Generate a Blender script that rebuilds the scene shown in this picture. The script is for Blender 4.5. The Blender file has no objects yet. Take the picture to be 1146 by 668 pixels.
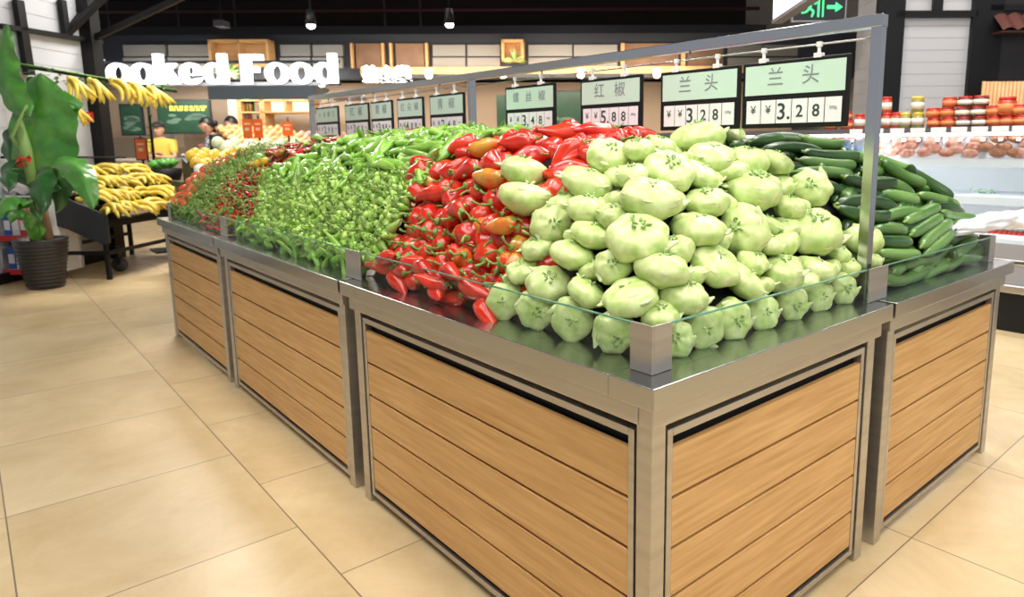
import bpy, math, random
from math import sin, cos, pi, sqrt, atan2, radians
from mathutils import Vector, Matrix, Quaternion, noise
random.seed(11)
scene = bpy.context.scene
COL = scene.collection

# ------------------------------------------------------------------ camera
F_PX, PITCH, ROLL, YAW = 765.8945, 0.1624, -0.0038, 0.7394
CX, CY = 656.93, 288.07
CAM = Vector((-0.9293, -0.8321, 1.2588))
_f0 = Vector((sin(YAW), cos(YAW), 0)); _r0 = Vector((cos(YAW), -sin(YAW), 0)); _u0 = Vector((0, 0, 1))
FWD = _f0*cos(PITCH) - _u0*sin(PITCH); UP0 = _u0*cos(PITCH) + _f0*sin(PITCH)
RT = _r0*cos(ROLL) + UP0*sin(ROLL); UP = UP0*cos(ROLL) - _r0*sin(ROLL)
cd = bpy.data.cameras.new('camera'); cam = bpy.data.objects.new('camera', cd); COL.objects.link(cam)
cam.matrix_world = Matrix(((RT.x, UP.x, -FWD.x, CAM.x), (RT.y, UP.y, -FWD.y, CAM.y), (RT.z, UP.z, -FWD.z, CAM.z), (0, 0, 0, 1)))
cd.sensor_width = 36.0; cd.sensor_fit = 'HORIZONTAL'; cd.lens = F_PX/1146*36
cd.shift_x = -(CX-573)/1146; cd.shift_y = (CY-334)/1146
cd.clip_start = .05; cd.clip_end = 100
cd.dof.use_dof = True; cd.dof.focus_distance = 1.75; cd.dof.aperture_fstop = 5.0
scene.camera = cam
def ray(px, py):
    return FWD + RT*(px-CX)/F_PX - UP*(py-CY)/F_PX
def on(px, py, ax, val):            # the point of the sight line on an axis plane
    d = ray(px, py); i = 'xyz'.index(ax)
    return CAM + d*((val-CAM[i])/d[i])
def UV(u, v, z=0):                  # hall frame turned against the stands: u across, v away
    return Vector((CAM.x, CAM.y, 0)) + _r0*u + _f0*v + Vector((0, 0, z))
def pv(px, py, v):                  # (u, z) where a sight line meets the hall plane v
    d = ray(px, py); t = v/d.dot(_f0); w = CAM + d*t
    return (w-CAM).dot(_r0), w.z

# ------------------------------------------------------------------ materials
MATS = {}
def mat(name, col=(.5, .5, .5), rough=.5, metal=0., emit=None, es=0., var=0., vscale=8., col2=None, bump=0., bscale=60., stretch=None,
        sss=0., coat=0., spec=.5, trans=0., detail=3., lo=.35, hi=.65, rand=0.):
    if name in MATS: return MATS[name]
    m = bpy.data.materials.new(name); m.use_nodes = True; nt = m.node_tree; N = nt.nodes; L = nt.links
    b = N['Principled BSDF']
    b.inputs['Base Color'].default_value = (*col, 1); b.inputs['Roughness'].default_value = rough; b.inputs['Metallic'].default_value = metal
    b.inputs['Specular IOR Level'].default_value = spec
    if coat: b.inputs['Coat Weight'].default_value = coat; b.inputs['Coat Roughness'].default_value = .15
    if sss:
        b.inputs['Subsurface Weight'].default_value = sss; b.inputs['Subsurface Radius'].default_value = (.02, .03, .01); b.inputs['Subsurface Scale'].default_value = .5
    if trans: b.inputs['Transmission Weight'].default_value = trans
    if emit: b.inputs['Emission Color'].default_value = (*emit, 1); b.inputs['Emission Strength'].default_value = es
    vec = None
    if col2 or bump:
        tc = N.new('ShaderNodeTexCoord'); mp = N.new('ShaderNodeMapping'); L.new(tc.outputs['Object'], mp.inputs['Vector'])
        if stretch: mp.inputs['Scale'].default_value = stretch
        vec = mp.outputs['Vector']
    out = None
    if col2:
        n = N.new('ShaderNodeTexNoise'); n.inputs['Scale'].default_value = vscale; n.inputs['Detail'].default_value = detail; L.new(vec, n.inputs['Vector'])
        oi = N.new('ShaderNodeObjectInfo'); 
        n.noise_dimensions = '4D'; ml = N.new('ShaderNodeMath'); ml.operation = 'MULTIPLY'; ml.inputs[1].default_value = 40
        L.new(oi.outputs['Random'], ml.inputs[0]); L.new(ml.outputs[0], n.inputs['W'])
        r = N.new('ShaderNodeValToRGB'); r.color_ramp.elements[0].position = lo; r.color_ramp.elements[1].position = hi
        r.color_ramp.elements[0].color = (*col, 1); r.color_ramp.elements[1].color = (*col2, 1)
        L.new(n.outputs['Fac'], r.inputs['Fac']); out = r.outputs['Color']
        L.new(out, b.inputs['Base Color'])
    if rand:
        oi = N.new('ShaderNodeObjectInfo'); hs = N.new('ShaderNodeHueSaturation')
        mr = N.new('ShaderNodeMapRange'); mr.inputs['To Min'].default_value = 1-rand; mr.inputs['To Max'].default_value = 1+rand*.6
        L.new(oi.outputs['Random'], mr.inputs['Value']); L.new(mr.outputs[0], hs.inputs['Value'])
        if out: L.new(out, hs.inputs['Color'])
        else: hs.inputs['Color'].default_value = (*col, 1)
        L.new(hs.outputs[0], b.inputs['Base Color'])
    if bump:
        n2 = N.new('ShaderNodeTexNoise'); n2.inputs['Scale'].default_value = bscale; n2.inputs['Detail'].default_value = 4; L.new(vec, n2.inputs['Vector'])
        bp = N.new('ShaderNodeBump'); bp.inputs['Strength'].default_value = bump; bp.inputs['Distance'].default_value = .004
        L.new(n2.outputs['Fac'], bp.inputs['Height']); L.new(bp.outputs[0], b.inputs['Normal'])
    MATS[name] = m
    return m
def glass_mat(name, tint=(.93, .98, .96), rough=.02, refl=1.):
    m = bpy.data.materials.new(name); m.use_nodes = True; nt = m.node_tree; N = nt.nodes; L = nt.links
    N.remove(N['Principled BSDF'])
    t = N.new('ShaderNodeBsdfTransparent'); t.inputs[0].default_value = (*tint, 1)
    g = N.new('ShaderNodeBsdfGlossy'); g.inputs['Roughness'].default_value = rough
    fr = N.new('ShaderNodeFresnel'); fr.inputs[0].default_value = 1.45
    ml = N.new('ShaderNodeMath'); ml.operation = 'MULTIPLY'; ml.inputs[1].default_value = refl
    mx = N.new('ShaderNodeMixShader'); bf = N.new('ShaderNodeNewGeometry'); iv = N.new('ShaderNodeMath'); iv.operation = 'SUBTRACT'; iv.inputs[0].default_value = refl; L.new(bf.outputs['Backfacing'], iv.inputs[1]); iv.use_clamp = True; L.new(iv.outputs[0], ml.inputs[1]); L.new(fr.outputs[0], ml.inputs[0]); L.new(ml.outputs[0], mx.inputs[0]); L.new(t.outputs[0], mx.inputs[1]); L.new(g.outputs[0], mx.inputs[2])
    L.new(mx.outputs[0], N['Material Output'].inputs[0]); return m
STEEL = mat('brushed_steel', (.50, .475, .44), .36, .92, col2=(.58, .555, .52), vscale=3, bump=.03, bscale=30, stretch=(1, 1, 14))
STEELB = mat('polished_steel', (.52, .53, .56), .18, 1., bump=.05, bscale=9)
STEELW = mat('satin_steel_top', (.50, .50, .49), .22, 1.)
def wood(name, st, c1=(.54, .29, .10), c2=(.74, .46, .19)):
    m = mat(name, c1, .42, col2=c2, vscale=5, stretch=st, detail=6, lo=.3, hi=.7, bump=.06, bscale=12)
    return m
WOODY = wood('oak_slats_along_y', (9, .9, 16)); WOODX = wood('oak_slats_along_x', (.9, 9, 16))
BLACK = mat('black_metal', (.006, .0065, .008), .5, spec=.3); DARKG = mat('dark_gap', (.012, .012, .012), .7)
BLUEBLACK = mat('blue_black_metal', (.03, .035, .045), .4)
GLASS = glass_mat('panel_glass', (.955, .985, .975), refl=.6)
GEDGE = mat('glass_edge', (.10, .30, .24), .1, coat=.6)
WHITE = mat('white_paint', (.80, .81, .83), .5); CARD = mat('white_card', (.85, .86, .9), .4)
MINT = mat('mint_card', (.58, .78, .67), .35); INK = mat('ink', (.03, .05, .05), .5); INKG = mat('grey_ink', (.22, .27, .29), .5); PLASTIC = mat('white_plastic_clip', (.85, .85, .85), .3)

# ------------------------------------------------------------------ mesh building
class MB:
    def __init__(s): s.v = []; s.f = []; s.m = []; s.s = []
    def add(s, vs, fs, mi=0, sm=False):
        o = len(s.v); s.v += [tuple(v) for v in vs]
        for f in fs: s.f.append([o+i for i in f]); s.m.append(mi); s.s.append(sm)
        return s
    def box(s, x0, x1, y0, y1, z0, z1, mi=0):
        vs = [(x, y, z) for z in (z0, z1) for y in (y0, y1) for x in (x0, x1)]
        return s.add(vs, [(0, 2, 3, 1), (4, 5, 7, 6), (0, 1, 5, 4), (2, 6, 7, 3), (0, 4, 6, 2), (1, 3, 7, 5)], mi)
    def tube(s, pts, rad, seg=8, mi=0, caps=True, flat=1., sm=True):
        pts = [Vector(p) for p in pts]; n = len(pts)
        if not hasattr(rad, '__len__'): rad = [rad]*n
        T = [(pts[min(i+1, n-1)]-pts[max(i-1, 0)]).normalized() for i in range(n)]
        a = Vector((0, 0, 1)) if abs(T[0].z) < .9 else Vector((1, 0, 0))
        X = T[0].cross(a).normalized(); vs = []
        for i in range(n):
            X = (X-T[i]*X.dot(T[i])).normalized(); Y = T[i].cross(X)
            for k in range(seg):
                t = 2*pi*k/seg; vs.append(pts[i]+X*cos(t)*rad[i]+Y*sin(t)*rad[i]*flat)
        fs = [(i*seg+k, i*seg+(k+1) % seg, (i+1)*seg+(k+1) % seg, (i+1)*seg+k) for i in range(n-1) for k in range(seg)]
        s.add(vs, fs, mi, sm)
        if caps:
            o = len(s.v)-len(vs); s.f.append([o+k for k in reversed(range(seg))]); s.m.append(mi); s.s.append(sm)
            s.f.append([o+(n-1)*seg+k for k in range(seg)]); s.m.append(mi); s.s.append(sm)
        return s
    def lathe(s, prof, seg=20, mi=0, c=(0, 0, 0), sm=True):
        vs = []
        for r, z in prof:
            for k in range(seg): t = 2*pi*k/seg; vs.append((c[0]+r*cos(t), c[1]+r*sin(t), c[2]+z))
        n = len(prof)
        return s.add(vs, [(i*seg+k, i*seg+(k+1) % seg, (i+1)*seg+(k+1) % seg, (i+1)*seg+k) for i in range(n-1) for k in range(seg)]
                     + [tuple(reversed(range(seg))), tuple((n-1)*seg+k for k in range(seg))], mi, sm)
    def grid(s, fn, nu, nv, mi=0, sm=True, closed=False):
        vs = [fn(i/nu, j/nv) for i in range(nu+1) for j in range(nv+(0 if closed else 1))]; w = nv+(0 if closed else 1)
        fs = [(i*w+j, (i+1)*w+j, (i+1)*w+(j+1) % w, i*w+(j+1) % w) for i in range(nu) for j in range(nv)]
        return s.add(vs, fs, mi, sm)
    def prism(s, poly, axis_fn, d0, d1, mi=0):      # poly of (a, b); axis_fn(a, b, d) -> point
        n = len(poly); vs = [axis_fn(a, b, d0) for a, b in poly]+[axis_fn(a, b, d1) for a, b in poly]
        return s.add(vs, [tuple(range(n)), tuple(reversed(range(n, 2*n)))]+[(i, (i+1) % n, n+(i+1) % n, n+i) for i in range(n)], mi)
    def mesh(s, name, mats):
        me = bpy.data.meshes.new(name); me.from_pydata(s.v, [], s.f); me.update()
        for m in (mats if isinstance(mats, (list, tuple)) else [mats]): me.materials.append(m)
        me.polygons.foreach_set('material_index', s.m); me.polygons.foreach_set('use_smooth', s.s); me.update(); return me
    def build(s, name, mats, parent=None, loc=(0, 0, 0), rot=(0, 0, 0), bevel=0., fix=False):
        me = s.mesh(name, mats)
        if fix:
            import bmesh
            b = bmesh.new(); b.from_mesh(me); bmesh.ops.recalc_face_normals(b, faces=b.faces); b.to_mesh(me); b.free()
        o = bpy.data.objects.new(name, me); COL.objects.link(o); o.location = loc; o.rotation_euler = rot
        if parent: o.parent = parent
        if bevel:
            bv = o.modifiers.new('edge', 'BEVEL'); bv.width = bevel; bv.segments = 2; bv.limit_method = 'ANGLE'; bv.harden_normals = False
        return o
def tag(o, label=None, cat=None, group=None, kind=None):
    if label: o['label'] = label
    if cat: o['category'] = cat
    if group: o['group'] = group
    if kind: o['kind'] = kind
    return o
def thing(name, label, cat, loc=(0, 0, 0), rz=0., group=None):
    o = bpy.data.objects.new(name, None); COL.objects.link(o); o.empty_display_size = .05
    o.location = loc; o.rotation_euler = (0, 0, rz); return tag(o, label, cat, group)
def copy_tree(o, parent=None):
    c = o.copy(); COL.objects.link(c); c.parent = parent
    for ch in o.children: copy_tree(ch, c)
    return c
def struct(o): return tag(o, kind='structure')
def text(name, body, size, parent, loc, rot, m, ext=.0006, off=0., align='CENTER'):
    cu = bpy.data.curves.new(name, 'FONT'); cu.body = body; cu.size = size; cu.extrude = ext; cu.offset = off; cu.align_x = align; cu.align_y = 'CENTER'
    cu.resolution_u = 6; cu.materials.append(m); o = bpy.data.objects.new(name, cu); COL.objects.link(o); o.location = loc; o.rotation_euler = rot
    dg = bpy.context.evaluated_depsgraph_get(); dg.update(); me = bpy.data.meshes.new_from_object(o.evaluated_get(dg)); bpy.data.objects.remove(o)
    o = bpy.data.objects.new(name, me); COL.objects.link(o); o.location = loc; o.rotation_euler = rot
    if parent: o.parent = parent
    return o
ORD = ['nearest', 'second', 'third', 'fourth', 'fifth', 'sixth', 'seventh', 'eighth', 'ninth', 'tenth', 'eleventh', 'twelfth', 'thirteenth', 'fourteenth', 'fifteenth', 'sixteenth',
       'seventeenth', 'eighteenth', 'nineteenth', 'twentieth', 'twenty-first', 'twenty-second', 'twenty-third', 'twenty-fourth', 'twenty-fifth']
def place(o, loc, axis, roll=0., scale=1.):          # turn local +Z onto axis
    q = Vector((0, 0, 1)).rotation_difference(Vector(axis).normalized()) @ Quaternion((0, 0, 1), roll)
    o.rotation_mode = 'QUATERNION'; o.rotation_quaternion = q; o.location = loc
    o.scale = scale if hasattr(scale, '__len__') else (scale,)*3
    return o

# ------------------------------------------------------------------ floor and hall shell
def build_floor():
    m = bpy.data.materials.new('beige_stone_tiles'); m.use_nodes = True; nt = m.node_tree; N = nt.nodes; L = nt.links; b = N['Principled BSDF']
    tc = N.new('ShaderNodeTexCoord'); sp = N.new('ShaderNodeSeparateXYZ'); L.new(tc.outputs['Object'], sp.inputs[0])
    def M(op, a, bb=None, c=None):
        n = N.new('ShaderNodeMath'); n.operation = op
        for i, q in enumerate((a, bb, c)):
            if q is None: continue
            if isinstance(q, (int, float)): n.inputs[i].default_value = q
            else: L.new(q, n.inputs[i])
        return n.outputs[0]
    u = M('DIVIDE', M('ADD', sp.outputs['X'], 20.0*.72+.94), .72)     # columns .72 wide, a line at x = -.94
    colid = M('FLOOR', u); fu = M('FRACT', u)
    k = M('SUBTRACT', colid, 20.0)                                     # 0 for -.94..-.22
    is1 = M('COMPARE', k, 1.0, .1); ge2 = M('GREATER_THAN', k, 1.5)
    off = M('ADD', M('MULTIPLY', is1, -.35), M('MULTIPLY', ge2, .07))
    off = M('ADD', off, .645)
    vv = M('DIVIDE', M('ADD', M('SUBTRACT', sp.outputs['Y'], off), 40*.745), .745)
    fv = M('FRACT', vv); rowid = M('FLOOR', vv)
    gu = M('MULTIPLY', M('MINIMUM', fu, M('SUBTRACT', 1.0, fu)), .72); gv = M('MULTIPLY', M('MINIMUM', fv, M('SUBTRACT', 1.0, fv)), .745)
    g = M('LESS_THAN', M('MINIMUM', gu, gv), .0022)
    cb = N.new('ShaderNodeCombineXYZ'); L.new(colid, cb.inputs[0]); L.new(rowid, cb.inputs[1])
    wn = N.new('ShaderNodeTexWhiteNoise'); L.new(cb.outputs[0], wn.inputs['Vector'])
    av = N.new('ShaderNodeVectorMath'); av.operation = 'ADD'; L.new(tc.outputs['Object'], av.inputs[0]); L.new(wn.outputs['Color'], av.inputs[1])
    n1 = N.new('ShaderNodeTexNoise'); n1.inputs['Scale'].default_value = 2.4; n1.inputs['Detail'].default_value = 9; n1.inputs['Roughness'].default_value = .68; n1.inputs['Distortion'].default_value = .5; L.new(av.outputs[0], n1.inputs['Vector'])
    r = N.new('ShaderNodeValToRGB'); e = r.color_ramp.elements; e[0].position = .30; e[0].color = (.55, .40, .20, 1); e[1].position = .72; e[1].color = (.74, .59, .36, 1); L.new(n1.outputs['Fac'], r.inputs[0])
    mx = N.new('ShaderNodeMixRGB'); L.new(g, mx.inputs[0]); L.new(r.outputs[0], mx.inputs[1]); mx.inputs[2].default_value = (.20, .15, .10, 1)
    L.new(mx.outputs[0], b.inputs['Base Color'])
    n2 = N.new('ShaderNodeTexNoise'); n2.inputs['Scale'].default_value = 1.4; n2.inputs['Detail'].default_value = 5; L.new(tc.outputs['Object'], n2.inputs['Vector'])
    mr = N.new('ShaderNodeMapRange'); mr.inputs['To Min'].default_value = .27; mr.inputs['To Max'].default_value = .48; L.new(n2.outputs['Fac'], mr.inputs[0]); L.new(mr.outputs[0], b.inputs['Roughness'])
    b.inputs['Specular IOR Level'].default_value = .5
    o = MB().box(-9, 19, -4, 24, -.12, 0).build('floor', m); struct(o)
build_floor()
CEILM = mat('dark_ceiling', (.008, .007, .009), .8); CEILR = mat('dark_brown_wall', (.014, .008, .010), .8)
o = MB().box(-9, 19, -4, 24, 4.6, 4.7).build('ceiling', CEILM); struct(o)
UVROT = (0, 0, -YAW)
def uvb(mb, name, mats, u=0, v=0, z=0, parent=None, bevel=0., **k):
    return mb.build(name, mats, parent, UV(u, v, z) if parent is None else (u, v, z), UVROT if parent is None else (0, 0, 0), bevel, **k)
struct(uvb(MB().box(-16, 14, 16.6, 16.8, 0, 4.6), 'wall_back', CEILR))

struct(MB().box(13, 13.2, -4, 24, 0, 4.6).build('wall_right', mat('grey_beige_wall', (.45, .42, .38), .6)))
# ================================================================== STANDS
H = .80; T1 = .0465; INS = .033; T2 = .05; L1 = 1.456; GAP = .02; A2 = L1+GAP; B2 = A2+1.555; A3 = B2+GAP; B3 = A3+1.33; W1 = 1.035; C2 = 1.055; D2 = 2.125; GH = .10; GD = .057
def side(root, along, a0, a1, plane_in, legs=(True, True)):
    """one face of a stand: along = 'y' (face looks to -x) or 'x' (face looks to -y)"""
    def bx(mb, p0, p1, q0, q1, z0, z1):       # p along, q inwards
        return mb.box(q0, q1, p0, p1, z0, z1) if along == 'y' else mb.box(p0, p1, q0, q1, z0, z1)
    i = plane_in
    lw = .043
    f0, f1 = a0+i+lw+.010, a1-i-lw-.010
    fr = MB(); t = .017
    bx(fr, f0, f0+t, i+.004, i+.03, .03, .682); bx(fr, f1-t, f1, i+.004, i+.03, .03, .682)
    bx(fr, f0+t, f1-t, i+.004, i+.03, .664, .682); bx(fr, f0+t, f1-t, i+.004, i+.03, .03, .046)
    F = fr.build('panel_frame', STEEL, root, bevel=.0015)
    sl = MB()
    for k in range(5): bx(sl, f0+t+.001, f1-t-.001, i+.006, i+.022, .062+k*.1165, .062+k*.1165+.1085)
    sl.build('slat_panel', WOODY if along == 'y' else WOODX, F, bevel=.002)
    bk = MB(); bx(bk, f0-.008, f1+.008, i+.034, i+.040, .05, .69); bk.build('backing_board', DARKG, root)
def stand(name_label, x0, x1, y0, y1, faces, xleg=(), skip_h=None):
    r = thing('display_stand', name_label, 'display stand', (x0, y0, 0), 0, 'slatted produce display stands')
    w, d = x1-x0, y1-y0; i = INS
    top = MB(); top.box(0, w, 0, .125, H-T1, H); top.box(0, w, d-.125, d, H-T1, H); top.box(0, .125, .125, d-.125, H-T1, H); top.box(w-.125, w, .125, d-.125, H-T1, H)
    top.build('top_frame', [STEELW], r, bevel=.002)
    b2 = MB(); b2.box(i*.62, w-i*.62, i*.62, .06, H-T1-T2, H-T1); b2.box(i*.62, w-i*.62, d-.06, d-i*.62, H-T1-T2, H-T1); b2.box(i*.62, .06, .06, d-.06, H-T1-T2, H-T1); b2.box(w-.06, w-i*.62, .06, d-.06, H-T1-T2, H-T1)
    b2.build('apron', STEEL, r, bevel=.004)
    for (lx, ly) in ((i, i), (w-i-.043, i), (i, d-i-.043), (w-i-.043, d-i-.043)):
        MB().box(lx, lx+.043, ly, ly+.043, 0, H-T1-T2).build('leg', STEEL, r, bevel=.0025)
    MB().box(.1, w-.1, .1, d-.1, H-.03, H-.012).build('deck', BLACK, r)
    if 'y' in faces: side(r, 'y', 0, d, i)
    if 'x' in faces: side(r, 'x', 0, w, i)
    return r
S1 = stand('steel and oak slat produce stand at the near corner under the kohlrabi', 0, W1, 0, L1, 'xy')
S2 = stand('steel and oak slat stand under the small green peppers', 0, W1, A2, B2, 'y')
S3 = stand('far steel and oak slat stand under the chillies and tomatoes', 0, W1, A3, B3, 'y')
S4 = stand('steel and oak slat stand under the cucumbers', C2, D2, 0, L1, 'x')
def pane(root, x0, x1, y0, y1):
    lx, ly, _ = root.location
    g = MB().box(x0-lx, x1-lx, y0-ly, y1-ly, H+.001, H+GH-.003).build('glass_panel', GLASS, root)
    e = MB().box(x0-lx, x1-lx, y0-ly, y1-ly, H+GH-.003, H+GH); e.build('polished_edge', GEDGE, g)
def plate(root, pts):
    lx, ly, _ = root.location; m = MB()
    for x0, x1, y0, y1 in pts: m.box(x0-lx, x1-lx, y0-ly, y1-ly, H+.001, H+GH+.002)
    m.build('glass_bracket', STEEL, root, bevel=.001)
g0, g1 = GD, GD+.006
pane(S1, g0+.003, g1+.003, .115, L1-.048); pane(S1, .115, W1-.05, g0+.003, g1+.003)
plate(S1, [(g0, g0+.006, g0, g0+.062), (g0+.006, g0+.062, g0, g0+.006)])
plate(S1, [(g0-.003, g0+.003, L1-.052, L1+.065)]); plate(S4, [(C2-.065, C2+.052, g0-.003, g0+.003)])
pane(S2, g0+.003, g1+.003, L1+.065, B2-.05); plate(S2, [(g0-.003, g0+.003, B2-.05, B2+.065)])
pane(S3, g0+.003, g1+.003, B2+.065, B3-.06)
plate(S3, [(g0, g0+.006, B3-.12, B3-.058), (g0+.006, g0+.06, B3-.064, B3-.058)])
pane(S4, C2+.052, D2-.115, g0+.003, g1+.003); plate(S4, [(D2-.12, D2-.06, g0, g0+.006), (D2-.066, D2-.06, g0+.006, g0+.06)])
pane(S4, D2-.069, D2-.063, .12, L1-.1)
# ------------------------------------------------------------------ the heap profile
PK = [(-.1, .80), (0, .84), (.05, .93), (.1, 1.02), (.2, 1.135), (.3, 1.215), (.45, 1.27), (.7, 1.295), (1.2, 1.30), (9, 1.30)]
def prof(d):
    for (a, za), (b, zb) in zip(PK, PK[1:]):
        if d <= b: t = (d-a)/(b-a); return za+(zb-za)*max(0, t)
    return 1.3
def hz(x, y):
    d = min(x-.09, y-.09, (2.04-x), 4.42-y+.15)
    z = prof(d)
    if x > 1.04: z += min(.05, max(0, (x-1.04))*.3)*min(1, max(0, (1.15-z)/.2))
    k = 1-.22*max(0, min(1, (y-2.4)/2.0))
    return .84+(z-.84)*k
def nrm(x, y):
    e = .02; return Vector(((hz(x-e, y)-hz(x+e, y))/(2*e), (hz(x, y-e)-hz(x, y+e))/(2*e), 1)).normalized()
def surf(px, py, off=0.):       # where a sight line meets the heap
    d = ray(px, py).normalized(); t = .5; best = None; bd = 9.
    while t < 7:
        p = CAM+d*t; t += .004
        if p.x > .05 and p.y > .05 and p.x < 2.1 and p.y < 4.4:
            e = p.z-off-hz(p.x, p.y)
            if e < 0: return p
            if e+.02*t < bd: bd = e+.02*t; best = p
    best = best.copy(); best.z = hz(best.x, best.y)+off; return best
# dark stepped risers under the produce
def riser(root, x0, x1, y0, y1, nx=18, ny=24):
    lx, ly, _ = root.location
    def fn(i, j):
        x = x0+(x1-x0)*i; y = y0+(y1-y0)*j
        return (x-lx, y-ly, max(H-.005, hz(x, y)-.085 if min(x-.09, y-.09, 2.04-x) > .03 else H-.005))
    m = MB(); m.grid(fn, nx, ny, sm=False)
    m.build('riser', BLACK, root)
riser(S1, .11, W1-.03, .11, L1-.02); riser(S2, .11, W1-.03, A2+.02, B2-.02); riser(S3, .11, W1-.03, A3+.02, B3-.11); riser(S4, C2+.03, D2-.11, .11, L1-.1)

# ================================================================== KOHLRABI
KOH = mat('kohlrabi_skin', (.40, .57, .15), .38, col2=(.70, .79, .39), vscale=2.2, sss=.12, bump=.05, bscale=9, rand=.13, lo=.3, hi=.7, coat=.2, detail=2)
KLEAF = mat('kohlrabi_leaf_stub', (.09, .24, .04), .5, col2=(.30, .48, .13), vscale=30)
KSTALK = mat('kohlrabi_stalk', (.45, .58, .22), .42, col2=(.72, .78, .48), vscale=20, sss=.1)
KSCAR = mat('kohlrabi_scar', (.55, .50, .24), .6, col2=(.70, .72, .45), vscale=40)
def kohl_proto(seed, flat, stalks):
    rnd = random.Random(seed); ph = [rnd.uniform(0, 6.28) for _ in range(6)]; nl = rnd.choice((5, 6, 7))
    scars = [(rnd.uniform(0, 6.28), rnd.uniform(.1, 1.0)) for _ in range(7)]
    def fn(i, j):
        th = 2*pi*j; la = -pi/2+pi*i; c = cos(la); s = sin(la)
        r = 1+.055*cos(nl*th+ph[0]+1.2*s)*c + .05*sin(2*th+ph[1])*c + .03*noise.noise(Vector((cos(th)*2+seed, sin(th)*2, s*2)))
        for sa, sl in scars:
            dd = ((th-sa+pi) % (2*pi)-pi)**2*c*c+(la-sl)**2; r += .05*math.exp(-dd/.02) - .035*math.exp(-dd/.005)
        x = r*c*cos(th); y = r*c*sin(th); z = r*flat*s
        if s > .55: z -= (s-.55)*.32*flat
        if s < -.8: z -= (-.8-s)*.5
        return (x, y, z)
    b = MB(); b.grid(fn, 22, 30, closed=True)
    sm = b
    for sa, sl in scars[:5]:
        cc = fn((sl+pi/2)/pi, sa/(2*pi)); ring = [tuple(Vector(fn((sl+.055*sin(q)+pi/2)/pi, (sa+.17*cos(q)/max(.4, cos(sl)))/(2*pi)))*1.012) for q in [k*pi/5 for k in range(10)]]
        sm.add([tuple(Vector(cc)*1.03)]+ring, [(0, 1+k, 1+(k+1) % 10) for k in range(10)], 1, True)
    body = b.build('kohlrabi', [KOH, KSCAR])
    c = MB()
    crown = {3: 3, 8: 7, 14: 2, 21: 5, 34: 4}[seed]
    for q in range(crown):                       # stubs and crumpled leaflets in the crown
        a = q*2.4+ph[2]; rr = .04+.034*q+(.05 if seed == 14 else 0); h = rnd.uniform(.05, .13)
        p = Vector((rr*cos(a), rr*sin(a), flat*.80))
        c.tube([p, p+Vector((cos(a)*.06, sin(a)*.06, h*.6)), p+Vector((cos(a)*.16, sin(a)*.16, h))], [.055, .045, .03], 6, 0 if q % 2 else 1)
        def leaf(i, j, p=p, a=a, h=h):
            u = i-.0; w = (j-.5)*.20*sin(pi*min(1, u*.85+.15)); k = .05*sin(9*u+5*j+a)
            o = Vector((cos(a), sin(a), 0))*(.02+.15*u); n = Vector((-sin(a), cos(a), 0))*w
            q = p+o+n+Vector((0, 0, .05+.16*sin(u*2.3)*h/.2+k)); return q
        if q % 2 == 0 and seed in (8, 21): c.grid(leaf, 4, 3, 0)
    cr = c.build('leaf_crown', [KLEAF, KSTALK], body)
    cr['label'] = 'dark green leaf stubs'
    for q in range(stalks):                  # pale cut leaf stalks that taper off the shoulder
        a = ph[3]*0+q*2.2; la = rnd.uniform(-.1, .5); d = Vector((cos(a)*cos(la), sin(a)*cos(la), sin(la)*flat)); e = Vector((-sin(a), cos(a), 0))
        L = rnd.uniform(.2, .36); p0 = d*.80
        b2 = MB(); b2.tube([p0-e*.45-d*.05, p0+d*.10-e*.22, p0+d*(.17+L*.25)+e*.0, p0+d*(.2+L*.8)+e*.12+Vector((0, 0, .06))], [.03, .16, .13, .05], 8, 0, flat=.5)
        b2.build('leaf_stalk', KSTALK, body)
    return body
KP = [kohl_proto(3, .58, 2), kohl_proto(8, .66, 1), kohl_proto(14, .54, 2), kohl_proto(21, .80, 2), kohl_proto(34, .62, 1)]
KUSED = set(); KPOS = []
def kohl(loc, r, axis, roll, vi, label, group):
    if vi not in KUSED: KUSED.add(vi); o = KP[vi]
    else: o = copy_tree(KP[vi])
    place(o, loc, axis, roll, r); tag(o, label, 'kohlrabi', group); KPOS.append((Vector(loc), r)); return o
TC = -_f0                           # towards the viewer side of the heap
def kdir(a, b, c): return (_r0*a + Vector((0, 0, 1))*b + TC*c).normalized()
def stalk_roll(axis, ang):          # roll so that the local +X stalk points along ang (0 = across to the cucumbers, pi = to the peppers)
    want = _r0*cos(ang)+Vector((0, 0, 1))*sin(ang)
    q = Vector((0, 0, 1)).rotation_difference(axis); l = q.inverted() @ want
    return atan2(l.y, l.x)
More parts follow.
